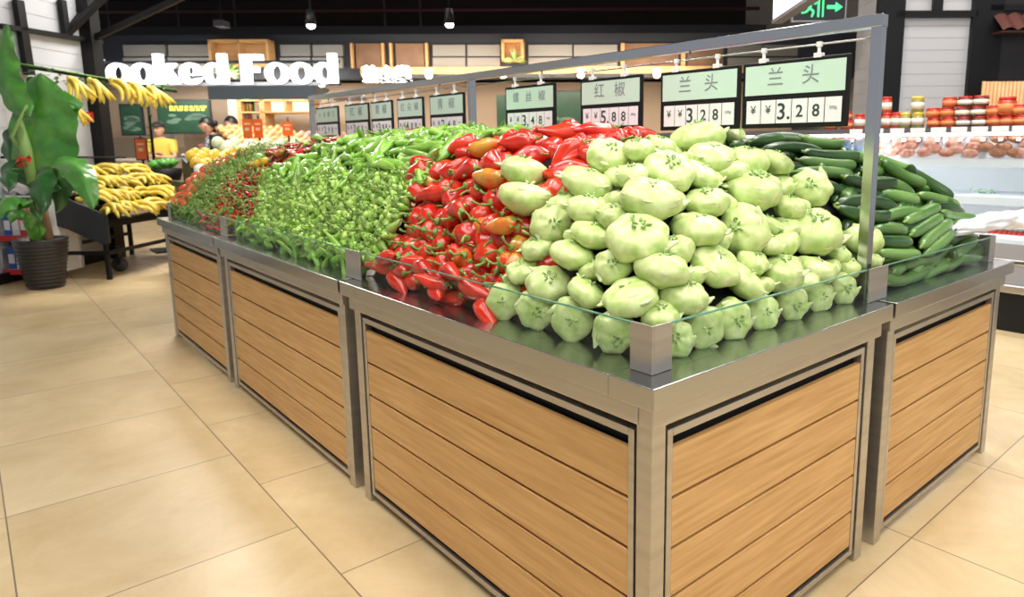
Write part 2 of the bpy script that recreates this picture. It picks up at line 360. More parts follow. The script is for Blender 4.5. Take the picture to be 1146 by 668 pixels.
# (px, py, radius in px, axis a b c, stalk angle deg, variant, look)
KROWS = [
 ('in the row behind the long glass', 'the corner bracket', [
  (688, 376, 23, .1, -.25, 1, 200, 3, 'round pale'), (642, 361, 23, -.1, .1, 1, 160, 4, 'wide green'), (601, 351, 21, .1, .0, 1, 30, 3, 'dull green'), (566, 337, 20, -.2, .1, 1, 90, 4, 'yellow-green')]),
 ('in the row behind the short glass', 'the corner bracket', [
  (757, 384, 19, -.2, .3, 1, 0, 3, 'narrow pale'), (787, 372, 22, .2, .1, 1, 300, 4, 'rough green'), (819, 357, 21, .3, .1, 1, 0, 3, 'round green'), (852, 352, 19, .3, .2, 1, 0, 4, 'small pale'),
  (885, 345, 18, .2, -.1, 1, 0, 3, 'dull green'), (915, 334, 17, .3, .1, 1, 0, 4, 'small yellow-green'), (942, 325, 16, .2, .2, 1, 0, 3, 'small dark'), (965, 317, 14, .1, .2, 1, 0, 4, 'smallest pale')]),
 ('in the second row above the glass', 'the red peppers', [
  (585, 303, 20, -.3, .9, .4, 180, 0, 'yellow-green'), (614, 318, 25, .1, .8, .7, 120, 1, 'shiny blotched'), (657, 327, 24, .4, .8, .2, -10, 0, 'smooth oval'), (706, 332, 34, -.25, .9, .25, 172, 2, 'wide split-stalked'),
  (765, 331, 29, .2, .8, .2, 10, 1, 'tapered pale'), (833, 314, 27, .5, .6, .1, 200, 0, 'tilted oval'), (875, 306, 26, .1, .9, .3, 300, 3, 'chunky round'), (913, 301, 23, .2, .9, .2, 60, 0, 'flattened pale'),
  (948, 297, 16, .3, .8, .3, 60, 1, 'small pale'), (974, 291, 14, .3, .9, .2, 0, 3, 'small round')]),
 ('in the third row above the glass', 'the red peppers', [
  (602, 277, 20, -.2, .9, .3, 200, 1, 'shaded round'), (641, 284, 26, .15, .95, .15, 20, 4, 'smooth plain oval'), (686, 298, 22, .0, .4, .9, 100, 3, 'round green'), (741, 301, 32, .1, .95, .1, 0, 4, 'smooth wide oval'),
  (800, 296, 31, .35, .75, .5, 330, 0, 'large crumpled'), (842, 292, 20, .3, .7, .3, 0, 1, 'tucked-in small'), (938, 283, 15, .3, .8, .3, 60, 1, 'small tucked'), (965, 267, 24, .1, .9, .35, 200, 1, 'yellow-topped')]),
 ('in the fourth row above the glass', 'the red peppers', [
  (617, 251, 24, .3, .2, .9, 100, 3, 'crown-forward round'), (663, 262, 25, .15, .9, .2, 190, 0, 'white-stalked oval'), (714, 266, 36, .05, .8, .55, 330, 1, 'big crown-up'), (781, 256, 33, .05, .95, .15, 10, 2, 'wide flat'),
  (832, 259, 30, -.5, .35, .7, 40, 3, 'large dark-crowned'), (859, 272, 18, .2, .8, .3, 0, 4, 'half-hidden plain'), (910, 259, 34, .1, .85, .5, 330, 1, 'biggest pale')]),
 ('in the fifth row above the glass', 'the red peppers', [
  (589, 221, 32, .2, .95, .0, 265, 0, 'wide whitish'), (660, 234, 27, .1, .95, .15, 200, 1, 'whitish oval'), (632, 226, 18, -.2, .9, .2, 100, 4, 'small tucked'), (686, 242, 19, .0, .9, .3, 200, 3, 'whitish plain'),
  (728, 222, 36, .08, .85, .35, 352, 0, 'broad whitish'), (791, 226, 25, -.1, .9, .3, 100, 1, 'leafy-crowned'), (844, 212, 33, .1, .9, .35, 200, 1, 'broad dark-crowned'), (884, 232, 18, .1, .9, .2, 80, 3, 'small pale'),
  (907, 211, 23, -.25, .35, .8, 60, 3, 'onion-shaped pale')]),
 ('in the sixth row above the glass', 'the red peppers', [
  (586, 191, 28, .2, .95, .1, 190, 4, 'whitish oval'), (658, 205, 31, .25, .9, .2, 168, 0, 'long-stalked bright'), (707, 197, 18, -.1, .9, .3, 90, 3, 'small pale'), (749, 192, 29, .1, .7, .65, 100, 1, 'dark-crowned wide'),
  (783, 196, 24, .4, .8, .2, 0, 4, 'smooth tilted'), (818, 190, 20, 0, .9, .2, 90, 0, 'tucked pale')]),
 ('on the top of the heap', 'the red peppers', [
  (681, 175, 24, .2, .6, .6, 250, 3, 'whitish round'), (714, 167, 19, -.1, .9, .3, 80, 1, 'green leafy'), (740, 166, 17, .1, .95, .2, 90, 3, 'small upright'), (781, 154, 31, -.2, .95, .1, 20, 4, 'long smooth'),
  (797, 176, 28, .1, .9, .35, 90, 0, 'flat wide'), (819, 149, 18, .5, .7, .4, 60, 1, 'leaf-tipped'), (838, 181, 22, .0, .9, .2, 90, 3, 'plain round'), (868, 181, 21, .4, .85, .1, 100, 4, 'end-most smooth')]),
]
for row, anchor, items in KROWS:
    for n, (px, py, rp, a, b, c, sa, vi, look) in enumerate(items):
        ax = kdir(a, b, c)
        if 'long glass' in row: p = on(px, py, 'x', .115)
        elif 'short glass' in row: p = on(px, py, 'y', .115)
        else: p = surf(px, py, .05 if px < 600 and py < 230 else .015)
        dep = (p-CAM).dot(FWD); r = rp*dep/F_PX*(1.12 if 'behind' in row else 1.0)
        if 'behind' in row: p.z = max(p.z, H+.0+r*.9); 
        else: p = p + ray(px, py).normalized()*(r*.25)
        kohl(p, r, ax, stalk_roll(ax, radians(sa)), vi, f'{look} kohlrabi, {ORD[n] if n else "nearest one"} from {anchor} {row}'.replace('nearest one from', 'nearest to'), 'kohlrabi heaped at the near corner')
# more of them tucked between and behind
rk = random.Random(5); tries = 0; nfill = 0
while tries < 6000 and nfill < 110:
    tries += 1
    x = rk.uniform(.13, 1.0); y = rk.uniform(.13, 1.1)
    if y > .58-.1*x+max(0, x-.5)*.8: continue
    r = rk.uniform(.042, .055); p = Vector((x, y, hz(x, y)-.038))
    if p.z < H+r*.8: p.z = H+r*.8
    if any((p-q).length < (r+s)*.68 for q, s in KPOS): continue
    nfill += 1
    ax = Vector((rk.uniform(-.5, .5), rk.uniform(-.5, .5), 1)).normalized()
    kohl(p, r, ax, rk.uniform(0, 6.28), rk.randrange(5), 'pale green kohlrabi wedged deep between the others of the heap', 'kohlrabi showing in the gaps of the heap')

# ================================================================== PEPPERS AND OTHER SMALL PRODUCE
RED = mat('red_pepper_skin', (.50, .014, .009), .22, col2=(.68, .045, .014), vscale=14, coat=.5, rand=.18, sss=.03)
ORG = mat('ripening_pepper_skin', (.75, .05, .01), .22, col2=(.60, .36, .04), vscale=11, coat=.5, lo=.4, hi=.6)
STEM = mat('pepper_stem', (.11, .24, .035), .45, col2=(.26, .38, .09), vscale=30)
GRN = mat('long_green_pepper_skin', (.16, .38, .035), .26, col2=(.30, .55, .08), vscale=10, coat=.4, rand=.3)
GRN2 = mat('small_green_pepper_skin', (.23, .45, .05), .3, col2=(.42, .62, .14), vscale=40, coat=.3, rand=.35)
DKR = mat('dark_red_chilli_skin', (.40, .012, .010), .25, col2=(.56, .03, .015), vscale=14, coat=.5, rand=.25)
CUC = mat('cucumber_skin', (.012, .045, .010), .32, col2=(.055, .15, .030), vscale=18, stretch=(1, 1, .25), coat=.35, rand=.35, bump=.25, bscale=45, lo=.35, hi=.7)
CUCL = mat('light_cucumber_skin', (.06, .17, .03), .32, col2=(.19, .34, .09), vscale=18, stretch=(1, 1, .25), coat=.35, rand=.2, bump=.25, bscale=45, lo=.35, hi=.7)
def fruit_body(mb, L, r, seed, lobes=3, bend=.15, wr=.06, seg=14, n=14, mi=0, shoulder=.9, tip=.18):
    """body from z=0 (stem end) to z=-L"""
    rd = random.Random(seed); p = [rd.uniform(0, 6.28) for _ in range(4)]
    def fn(i, j):
        th = 2*pi*j; t = i
        if t < .12: R = shoulder*sqrt(max(0, 1-(1-t/.12)**2))*.98+.02
        elif t < .35: R = shoulder+(1-shoulder)*(t-.12)/.23
        else: q = (t-.35)/.65; R = (1-tip)*(1-q**1.7)+tip*sqrt(max(0, 1-q**6))
        R *= r*(1+wr*cos(lobes*th+p[0]+2*t)+wr*.7*sin(2*th+p[1]+7*t)+wr*.5*sin(13*t+p[2]+th))
        return (R*cos(th)+bend*L*(t*t), R*sin(th)+bend*.4*L*sin(3*t+p[3]), -L*t+(.12*r*abs(1-R/r) if t < .1 else 0))
    mb.grid(fn, n, seg, mi, closed=True)
def stem_part(mb, r, L, seed, mi=0):
    rd = random.Random(seed); a = rd.uniform(0, 6.28); c = Vector((cos(a), sin(a), 0))
    mb.lathe([(r*.46, -r*.13), (r*.34, .0*r), (r*.16, .08*r), (r*.11, .2*r)], 10, mi)
    mb.tube([Vector((0, 0, 0)), Vector((0, 0, L*.4)), c*L*.2+Vector((0, 0, L*.75)), c*L*.5+Vector((0, 0, L))], [r*.13, r*.10, r*.10, r*.14], 6, mi)
def pepper_proto(name, seed, L, r, m, lobes=3, bend=.15, wr=.06, sl=.04, tip=.18):
    b = MB(); fruit_body(b, L, r, seed, lobes, bend, wr, tip=tip); o = b.build(name, m)
    s = MB(); stem_part(s, r*.95, sl*.7, seed); t = s.build('stem', STEM, o); t['label'] = 'green stem and calyx'; return o
RP = [pepper_proto('red_pepper', 1, .115, .031, RED, 3, .12, .07), pepper_proto('red_pepper', 2, .13, .028, RED, 4, .25, .06, .05), pepper_proto('red_pepper', 3, .10, .033, RED, 3, .05, .09, .035), pepper_proto('red_pepper', 4, .12, .029, ORG, 3, .15, .06),
      pepper_proto('red_pepper', 6, .15, .027, RED, 3, .2, .05, .04)]
USED = set()
def take(p):
    if p.name in USED: return copy_tree(p)
    USED.add(p.name); return p
def inreg(x, y, reg):
    return reg(x, y)
def scatter(n, reg, bounds, mind, r, seed=0, lift=0.):
    rd = random.Random(seed); out = []; cell = {}; t = 0
    x0, x1, y0, y1 = bounds
    while len(out) < n and t < n*60:
        t += 1; x = rd.uniform(x0, x1); y = rd.uniform(y0, y1)
        if not reg(x, y): continue
        p = Vector((x, y, hz(x, y)+lift)); c = (int(p.x/mind), int(p.y/mind), int(p.z/mind)); ok = True
        for i in (-1, 0, 1):
            for j in (-1, 0, 1):
                for k in (-1, 0, 1):
                    for q in cell.get((c[0]+i, c[1]+j, c[2]+k), ()):
                        if (q-p).length < mind: ok = False
        if ok: cell.setdefault(c, []).append(p); out.append(p)
    return out
rp = random.Random(3)
PEP = []
def pep(p, ax, s, k, lab, grp, protos=RP, cat='pepper'):
    o = take(protos[k]); place(o, p, ax, rp.uniform(0, 6.28), s); tag(o, lab, cat, grp); return o
def kb(z): return .60-.10*(z-.84)/.45         # where the kohlrabi end
# the face above and behind the glass: stems outward, in rows
zrow = 0; z = .842
def xface(z):
    lo, hi = .09, .9
    for _ in range(30):
        m = (lo+hi)/2
        if hz(m, 1.0) < z: lo = m
        else: hi = m
    return lo
while z < 1.20:
    x = xface(z); y0 = kb(z)+(.03 if zrow % 2 else 0)-max(0, z-1.05)*.2; y1 = 1.362-(.02 if zrow % 2 else 0); n = 0
    y = y0+.03
    while y < y1:
        ax = Vector((-1, rp.uniform(-.9, .7), rp.uniform(-.35, .7))).normalized()
        k = 3 if rp.random() < .07 else rp.choice((0, 1, 2, 0, 2))
        s = rp.uniform(1.12, 1.38)
        p = Vector((x+rp.uniform(-.012, .016) if z > .9 else .128, y, z+rp.uniform(-.014, .014)))-ax*.01
        if z < .9: ax = Vector((-.75, rp.uniform(-.5, .5), rp.uniform(.1, .5))).normalized(); p.x = .12 + .03*abs(ax.z)
        nm = ('orange-tinged' if k == 3 else 'glossy')+' red pepper, stem outward, '
        rown = ['in the row behind the glass', 'in the row just above the glass', 'in the second row above the glass', 'in the third row above the glass', 'in the fourth row above the glass', 'in the fifth row above the glass', 'in the sixth row above the glass', 'in the seventh row above the glass', 'in the eighth row above the glass'][zrow]
        pep(p, ax, s, k, nm+(ORD[n]+' from the kohlrabi ' if n else 'nearest the kohlrabi ')+rown, 'red peppers stacked stems outward above the glass'); n += 1
        y += rp.uniform(.050, .060)
    z += .046; zrow += 1
for n in range(15):
    y = .715+n*.043; pep(Vector((.088+.02*(n % 2), y, .832+.028*(n % 3))), (rp.uniform(-.2, .2), rp.choice((-1, 1)), rp.uniform(-.2, .3)), .9, rp.choice((0, 1, 4)), f'red pepper lying flat against the inside of the glass, {ORD[n]} from the kohlrabi'.replace('nearest from', 'nearest to'), 'red peppers lying against the glass')
for p in scatter(120, lambda x, y: kb(hz(x, y))-.02 < y < 1.35 and x < .36, (.13, .36, .5, 1.35), .05, 0, 77, -.05):
    pep(p, (-1, rp.uniform(-.6, .6), rp.uniform(-.3, .5)), 1., rp.choice((0, 1, 2)), 'red pepper showing dimly in the gaps of the red stack', 'red peppers in the gaps of the stack')
# the ones lying on top, drawn one by one (ends in the photo frame: stem end, tip), then loosely filled
TOPR = [((655, 148), (607, 160), 'long bright'), ((602, 140), (570, 168), 'big upright'), ((690, 145), (640, 150), 'slim'), ((655, 162), (612, 186), 'broad dark'), ((600, 158), (560, 168), 'shiny'), ((525, 168), (575, 163), 'straight orange-red'),
        ((545, 180), (562, 190), 'stubby crown-forward'), ((568, 200), (515, 203), 'orange lying'), ((480, 190), (450, 205), 'curved'), ((500, 215), (455, 222), 'long smooth'), ((540, 190), (500, 195), 'wrinkled'), ((575, 250), (545, 262), 'two-tone orange'),
        ((520, 240), (475, 235), 'glossy lying'), ((465, 185), (515, 180), 'slender'), ((550, 222), (590, 232), 'plump'), ((630, 150), (650, 140), 'short peak'), ((700, 150), (725, 150), 'ridge-end'), ((672, 158), (700, 168), 'squat'),
        ((640, 172), (600, 176), 'half-buried'), ((585, 178), (610, 195), 'deep red'), ((538, 158), (500, 170), 'pointed'), ((560, 210), (600, 206), 'bent')]
used_top = []
for (a, b, look) in TOPR:
    A = surf(*a, .02); B = surf(*b, .02); d = A-B
    if any(((A+B)/2-q).length < r_+.035 for q, r_ in KPOS): continue
    if d.length > .2: B = A-d.normalized()*.15; d = A-B
    k = 3 if 'orange' in look else 4 if look.split()[0] in ('long', 'slim', 'straight', 'slender') else rp.choice((0, 1, 2))
    L = {0: .115, 1: .13, 2: .10, 3: .12, 4: .15}[k]
    M0 = (A+B)/2; used_top.append(M0)
    pep(M0+d.normalized()*L/2+Vector((0, 0, .008)), d, max(.85, min(1.15, d.length/L)), k, look+' red pepper lying on top of the red heap', 'red peppers lying on top')
def tangent(p, ang):
    n = nrm(p.x, p.y); t = Vector((cos(ang), sin(ang), 0)); return (t-n*t.dot(n)).normalized()
for p in scatter(95, lambda x, y: .52-.1*x+max(0, x-.5)*.8 < y < 1.36+max(0, x-.45)*.5 and hz(x, y) > 1.17, (.2, 1.0, .4, 1.7), .052, 0, 4, -.005):
    if any((q-p).length < .045 for q in used_top) or any((p-q).length < r_+.03 for q, r_ in KPOS): continue
    ax = (tangent(p, rp.uniform(0, 6.28))+Vector((0, 0, rp.uniform(-.1, .25)))).normalized()
    pep(p+ax*.05, ax, rp.uniform(.85, 1.1), rp.choice((0, 1, 2, 4, 4)), 'red pepper packed among others in the upper part of the red heap', 'red peppers packed on the upper slope')

# long green peppers on the upper slope
def onepiece(name, bodyfn, mats): m = MB(); bodyfn(m); return m.build(name, mats)
def long_green(seed, L=.17, r=.019, bend=.25):
    def f(m):
        fruit_body(m, L, r, seed, 3, bend, .16, 10, 16, 0, .8, .12); stem_part(m, r*1.0, .03, seed, 1)
    return onepiece('green_pepper', f, [GRN, STEM])
LG = [long_green(s, .15+.02*(s % 3), .0185+.003*(s % 2), b) for s, b in ((1, .3), (2, -.25), (3, .15), (4, .4))]
rg = random.Random(9)
def yb(x): return 1.37+max(0, x-.45)*.5
pts = scatter(290, lambda x, y: yb(x) < y < 3.1-1.15*(x-.1) and x > .30-.05*(y-1.4)+.03*sin(9*y), (.24, 1.0, 1.37, 3.5), .038, 0, 12)
pts.sort(key=lambda p: (p-CAM).length)
for n, p in enumerate(pts):
    ax = (tangent(p, rg.gauss(1.5, .7)+(pi if rg.random() < .4 else 0))+Vector((0, 0, rg.uniform(-.05, .25)))).normalized()
    o = take(LG[rg.randrange(4)]); place(o, p+ax*.08+Vector((0, 0, .015)), ax, rg.uniform(0, 6.28), rg.uniform(.85, 1.15))
    band = 'beside the red ones' if p.y < 1.65 else 'in the middle of the green heap' if p.y < 2.3 else 'at the far end of the green heap'
    tag(o, 'long light green pepper on the upper slope, '+band, 'pepper', 'long green peppers '+band)
# small stubby green peppers on the face
def small_green(seed, L=.055, r=.0135):
    def f(m):
        fruit_body(m, L, r, seed, 3, .35, .12, 8, 9, 0, .85, .2); rd = random.Random(seed); a = rd.uniform(0, 6.28)
        m.lathe([(r*.6, -r*.1), (r*.4, r*.1), (r*.15, .3*r)], 6, 1)
        m.tube([(0, 0, 0), (0, 0, .010), (cos(a)*.006, sin(a)*.006, .018), (cos(a)*.014, sin(a)*.014, .022)], [.0024, .0018, .0018, .0024], 5, 1)
    return onepiece('small_green_pepper', f, [GRN2, STEM])
SG = [small_green(s, .040+.007*(s % 3)) for s in (1, 2, 3, 4, 5)]
pts = scatter(900, lambda x, y: 1.35 < y < 2.62+2.2*(x-.1) and x < .34-.05*(y-1.4)+.03*sin(9*y), (.10, .36, 1.35, 3.3), .0225, 0, 31)
pts.sort(key=lambda p: (p-CAM).length)
def sg_axis(p):
    n = nrm(p.x, p.y); return (n*rg.uniform(.1, 1)+Vector((rg.uniform(-1, 1), rg.uniform(-1, 1), rg.uniform(-1, 1)))*.8).normalized()
for n, p in enumerate(pts[:300]):
    o = take(SG[rg.randrange(5)]); ax = sg_axis(p); place(o, p+ax*.022+nrm(p.x, p.y)*.010, ax, rg.uniform(0, 6.28), rg.uniform(.9, 1.35))
    band = 'just above the glass' if p.z < .98 else 'half way up the face' if p.z < 1.1 else 'under the long peppers'
    tag(o, 'small curled green pepper, '+band+', beside the red heap', 'pepper', 'small green peppers '+band)
def merged(name, protos, items, mats, lab, cat):
    m = MB()
    for pr, loc, ax, roll, s in items:
        q = (Vector((0, 0, 1)).rotation_difference(ax) @ Quaternion((0, 0, 1), roll)).to_matrix(); me = pr.data
        o = len(m.v); m.v += [tuple(q @ (v.co*s)+loc) for v in me.vertices]
        for f in me.polygons: m.f.append([o+i for i in f.vertices]); m.m.append(f.material_index); m.s.append(True)
    return tag(m.build(name, mats), lab, cat, None, 'stuff')
rest = []
for p in pts[300:]:
    ax = sg_axis(p); rest.append((SG[rg.randrange(5)], p+ax*.022+nrm(p.x, p.y)*.010, ax, rg.uniform(0, 6.28), rg.uniform(.9, 1.35)))
if rest: merged('small_green_peppers', SG, rest, [GRN2, STEM], 'farther small green peppers of the heap, massed towards the chillies', 'peppers')
# green leaves / peppers behind the glass of the second stand
for n in range(96):
    lv = n % 3; y = 1.50+(n//3)*.0455; ax = Vector((rg.uniform(-.15, .15), rg.uniform(-1, 1), rg.uniform(-.5, .5))).normalized()
    o = take(LG[rg.randrange(4)]); place(o, Vector((.088+.012*(n % 2), y, .822+.026*lv))+ax*.05, ax, rg.uniform(0, 6), .75)
    tag(o, 'long green pepper lying low behind the glass of the middle stand', 'pepper', 'green peppers behind the middle glass')
# red chillies with green stems on the third stand
def chilli(seed, L=.06, r=.008, st=.03, m=DKR, name='red_chilli', bend=.3):
    def f(mb):
        fruit_body(mb, L, r, seed, 2, bend, .08, 7, 8, 0, .85, .08)
        rd = random.Random(seed); a = rd.uniform(0, 6.28)
        mb.lathe([(r*.7, -r*.1), (r*.5, r*.3), (r*.15, .5*r)], 6, 1)
        mb.tube([(0, 0, 0), (0, 0, st*.4), (cos(a)*st*.3, sin(a)*st*.3, st*.8), (cos(a)*st*.8, sin(a)*st*.8, st)], [.0025, .002, .002, .003], 5, 1)
    return onepiece(name, f, [m, STEM])
RC = [chilli(s) for s in (1, 2, 3)]; GC = [chilli(s, .05, .006, .045, GRN2, 'green_chilli') for s in (4, 5)]
pts = scatter(520, lambda x, y: 2.62+2.2*(x-.1) < y < 4.06 and x < .42+.2*max(0, y-3.2), (.10, .62, 2.6, 4.15), .026, 0, 41)
pts.sort(key=lambda p: (p-CAM).length)
gcount = 0; gextra = []
for n, p in enumerate(pts):
    green = (p.y > 3.50 - .1*sin(20*p.x)) or rg.random() < .28 and p.x < .35
    nn = nrm(p.x, p.y); gcount += green
    if green and gcount > 240:
        ax = (nn*rg.uniform(-.2, 1)+Vector((rg.uniform(-1, 1), rg.uniform(-1, 1), rg.uniform(-1, 1)))*.9).normalized(); gextra.append((GC[rg.randrange(2)], p+ax*.025+nn*.012, ax, rg.uniform(0, 6.28), rg.uniform(1.0, 1.35))); continue
    o = take((GC[rg.randrange(2)] if green else RC[rg.randrange(3)]))
    ax = (nn*rg.uniform(-.2, 1)+Vector((rg.uniform(-1, 1), rg.uniform(-1, 1), rg.uniform(-1, 1)))*.9).normalized()
    place(o, p+ax*.025+nn*.012, ax, rg.uniform(0, 6.28), rg.uniform(1.0, 1.35))
    if green: tag(o, 'thin green chilli on the far stand, beside the red chillies', 'chilli', 'green chillies on the far stand')
    else: tag(o, 'thin red chilli with a long green stem on the far stand', 'chilli', 'red chillies on the far stand')
if gextra: merged('green_chillies', GC, gextra, [GRN2, STEM], 'farther thin green chillies massed towards the tomatoes', 'chillies')
for n in range(90):
    lv = n % 3; y = B2+.06+(n//3)*.040; ax = Vector((rg.uniform(-.2, .2), rg.uniform(-1, 1), rg.uniform(-.6, .6))).normalized(); green = y > 3.6
    if y > 4.28: continue
    o = take(GC[0] if green else RC[rg.randrange(3)]); place(o, Vector((.09+.012*(n % 2), y, .822+.026*lv)), ax, rg.uniform(0, 6), 1.3)
    tag(o, f'thin {"green" if green else "red"} chilli low behind the glass of the far stand', 'chilli', ('green' if green else 'red')+' chillies behind the far glass')
# long dark red chillies along the ridge
LR = [chilli(s, .16, .012, .04, DKR, 'long_red_chilli', .12) for s in (6, 7, 8)]
for p in scatter(230, lambda x, y: y > 3.12-1.15*(x-.1) and x > .38+.25*max(0, y-3.2), (.38, 1.0, 2.05, 4.0), .04, 0, 51, .01):
    ax = (tangent(p, rg.gauss(1.9, .5)+(pi if rg.random() < .5 else 0))+Vector((0, 0, rg.uniform(-.05, .3)))).normalized()
    o = take(LR[rg.randrange(3)]); place(o, p+ax*.07+Vector((0, 0, .02)), ax, rg.uniform(0, 6.28), rg.uniform(.9, 1.2))
    tag(o, 'long dark red chilli lying along the ridge behind the green peppers', 'chilli', 'long red chillies along the ridge')
# tomatoes at the far end
TOM = mat('tomato_skin', (.82, .12, .02), .22, coat=.5, rand=.2, sss=.05)
def tomato_proto():
    m = MB(); m.grid(lambda i, j: ((1-.12*cos(i*pi)**8)*.033*sin(pi*i)*cos(2*pi*j)*(1+.03*cos(10*pi*j)), .033*sin(pi*i)*sin(2*pi*j)*(1+.03*cos(10*pi*j)), -.026*cos(pi*i)), 12, 18, 0, closed=True)
    for k in range(5): a = k*1.257; m.add([(0, 0, .026), (.006*cos(a+.5), .006*sin(a+.5), .0275), (.018*cos(a), .018*sin(a), .028), (.006*cos(a-.5), .006*sin(a-.5), .0275)], [(0, 1, 2, 3)], 1)
    return m.build('tomato', [TOM, STEM])
TP = tomato_proto()
def tomlab(z): return 'red tomato at the far end of the island, '+('low behind the glass' if z < .93 else 'high beside the green chillies')
for p in scatter(110, lambda x, y: y > 4.06, (.11, .8, 4.04, 4.36), .05, 0, 61, .015):
    o = take(TP); p = p+Vector((0, 0, .01)); place(o, p, (rg.uniform(-.5, .5), rg.uniform(-.5, .5), 1), 0, rg.uniform(.95, 1.25)); tag(o, tomlab(p.z), 'tomato', 'tomatoes '+('behind the far glass' if p.z < .93 else 'beside the green chillies'))
# a few larger odd vegetables near the ridge
YEL = mat('yellow_pepper_skin', (.80, .50, .03), .25, col2=(.75, .35, .02), coat=.4)
def oddproto(m, L, r, s): b = MB(); fruit_body(b, L, r, s, 3, .15, .05); o = b.build('banana_pepper', m); q = MB(); stem_part(q, r, .03, s); q.build('stem', STEM, o); return o
for k, (a, b, m, lab) in enumerate([((306, 178), (272, 183), GRN, 'thick green pepper lying among the red chillies'), ((320, 174), (298, 178), ORG, 'orange pepper lying beside the thick green one'), ((300, 184), (280, 193), YEL, 'yellow pepper among the red chillies'),
                                    ((345, 160), (372, 154), GRN, 'broad green pepper beside the dark red chillies'), ((352, 168), (330, 152), GRN, 'green pepper standing up at the edge of dark chillies')]):
    A = surf(*a, .03); B = surf(*b, .03); d = A-B; d = d.normalized(); L = .2
    o = oddproto(m, L, .022, 20+k); place(o, (A+B)/2+d*L/2+Vector((0, 0, .02)), d, k, 1); tag(o, lab, 'pepper')

# ================================================================== CUCUMBERS
def cuc_proto(seed, m, bend):
    rd = random.Random(seed); ph = rd.uniform(0, 6)
    def fn(i, j):
        th = 2*pi*j; t = i*2-1
        R = .0215*(1-abs(t)**5)**.5*(1+.05*sin(8*th+ph)*(1-abs(t)))*(1-.12*t)+.0008
        return (R*cos(th)+bend*(t*t), R*sin(th), t*.14)
    b = MB(); b.grid(fn, 22, 16, closed=True); o = b.build('cucumber', m)
    s = MB(); s.tube([(bend*.93, 0, .136), (bend, 0, .143), (bend*1.2, 0, .153)], [.007, .004, .005], 6); q = s.build('stem', STEM, o)
    return o
CP = [cuc_proto(1, CUC, .02), cuc_proto(2, CUC, -.015), cuc_proto(3, CUCL, .02), cuc_proto(4, CUCL, .008)]
CL = [((849, 151), (911, 147), 0, 14, 'topmost long dark'), ((851, 163), (923, 168), 1, 13, 'dark long'), ((843, 157), (880, 155), 1, 13, 'dark end-showing'), ((884, 172), (966, 177), 0, 13, 'straight dark'), ((890, 181), (968, 188), 2, 13, 'dark-tipped long'), ((888, 190), (964, 195), 2, 12, 'slim mid-green'),
      ((925, 203), (1010, 210), 0, 15, 'long very dark'), ((925, 222), (1010, 230), 1, 16, 'thick very dark'), ((940, 238), (1000, 246), 0, 14, 'shaded dark'), ((900, 158), (945, 165), 2, 12, 'light green upper'), ((930, 170), (985, 180), 2, 12, 'light green second'),
      ((983, 178), (1012, 186), 2, 11, 'pale ridge'), ((1006, 188), (1031, 197), 0, 13, 'dark humped'), ((1032, 194), (1050, 212), 1, 13, 'dark drooping'), ((990, 186), (1026, 205), 2, 12, 'light sloping'), ((985, 200), (1022, 216), 2, 13, 'green sloping'), ((989, 216), (1032, 226), 2, 13, 'mid-green straight'),
      ((1029, 217), (1076, 213), 3, 12, 'bright outlying'), ((1045, 228), (1082, 223), 0, 12, 'small dark outlying'), ((1049, 239), (1088, 234), 2, 11, 'narrow outlying'), ((1062, 250), (1093, 239), 3, 11, 'curved outlying'), ((1006, 251), (1051, 231), 3, 14, 'bright leaning'), ((1017, 264), (1051, 243), 3, 13, 'second leaning'),
      ((1027, 277), (1061, 248), 3, 14, 'curved leaning'), ((1036, 286), (1068, 258), 3, 13, 'lowest leaning'), ((985, 240), (1030, 236), 2, 13, 'half-hidden green'), ((980, 255), (1018, 258), 2, 13, 'lying green'), ((980, 270), (1024, 272), 0, 14, 'lying dark'), ((985, 284), (1030, 286), 3, 12, 'yellow-tipped'),
      ((1010, 296), (1052, 288), 3, 11, 'stubby behind-glass'), ((1018, 306), (1060, 292), 3, 11, 'low behind-glass'), ((1060, 292), (1090, 268), 3, 12, 'leaning behind-glass'), ((1075, 290), (1108, 276), 3, 11, 'farthest behind-glass')]
cpos = []
for n, (a, b, k, w, lab) in enumerate(CL):
    A = surf(*a, .0); B = surf(*b, .0)
    if 'behind-glass' in lab: A = on(*a, 'y', .10); B = on(*b, 'y', .11); A.z = max(A.z, H+.025); B.z = max(B.z, H+.025)
    d = B-A; L = max(.20, min(.33, d.length)); mid = (A+B)/2
    if d.length < .01: d = Vector((1, 0, 0))
    dep = (mid-CAM).dot(FWD); r = w*.5*dep/F_PX
    o = take(CP[k]); s = max(.8, min(1.25, r/.0205)); place(o, mid, -d, rg.uniform(0, 6.28), (s, s, L/.28)); tag(o, lab+' cucumber of the cucumber heap', 'cucumber', 'cucumbers heaped beside the kohlrabi'); cpos.append(mid)
rc = random.Random(17)
for n in range(18):
    x = 1.13+(n % 6)*.15; lv = n//6; o = take(CP[rc.choice((0, 2, 2, 3))]); place(o, (x+lv*.06, .095+.02*lv, H+.022+.036*lv), (1, rc.uniform(-.1, .25), rc.uniform(-.12, .25)), rc.uniform(0, 6), (.85, .85, .75))
    tag(o, f'cucumber lying low behind the glass, {("bottom", "middle", "upper")[lv]} layer, {ORD[n % 6]} to the kohlrabi'.replace('layer, nearest', 'layer, closest').replace(' to the kohl', ' from the kohl').replace('closest from', 'closest to'), 'cucumber', 'cucumbers behind the glass')
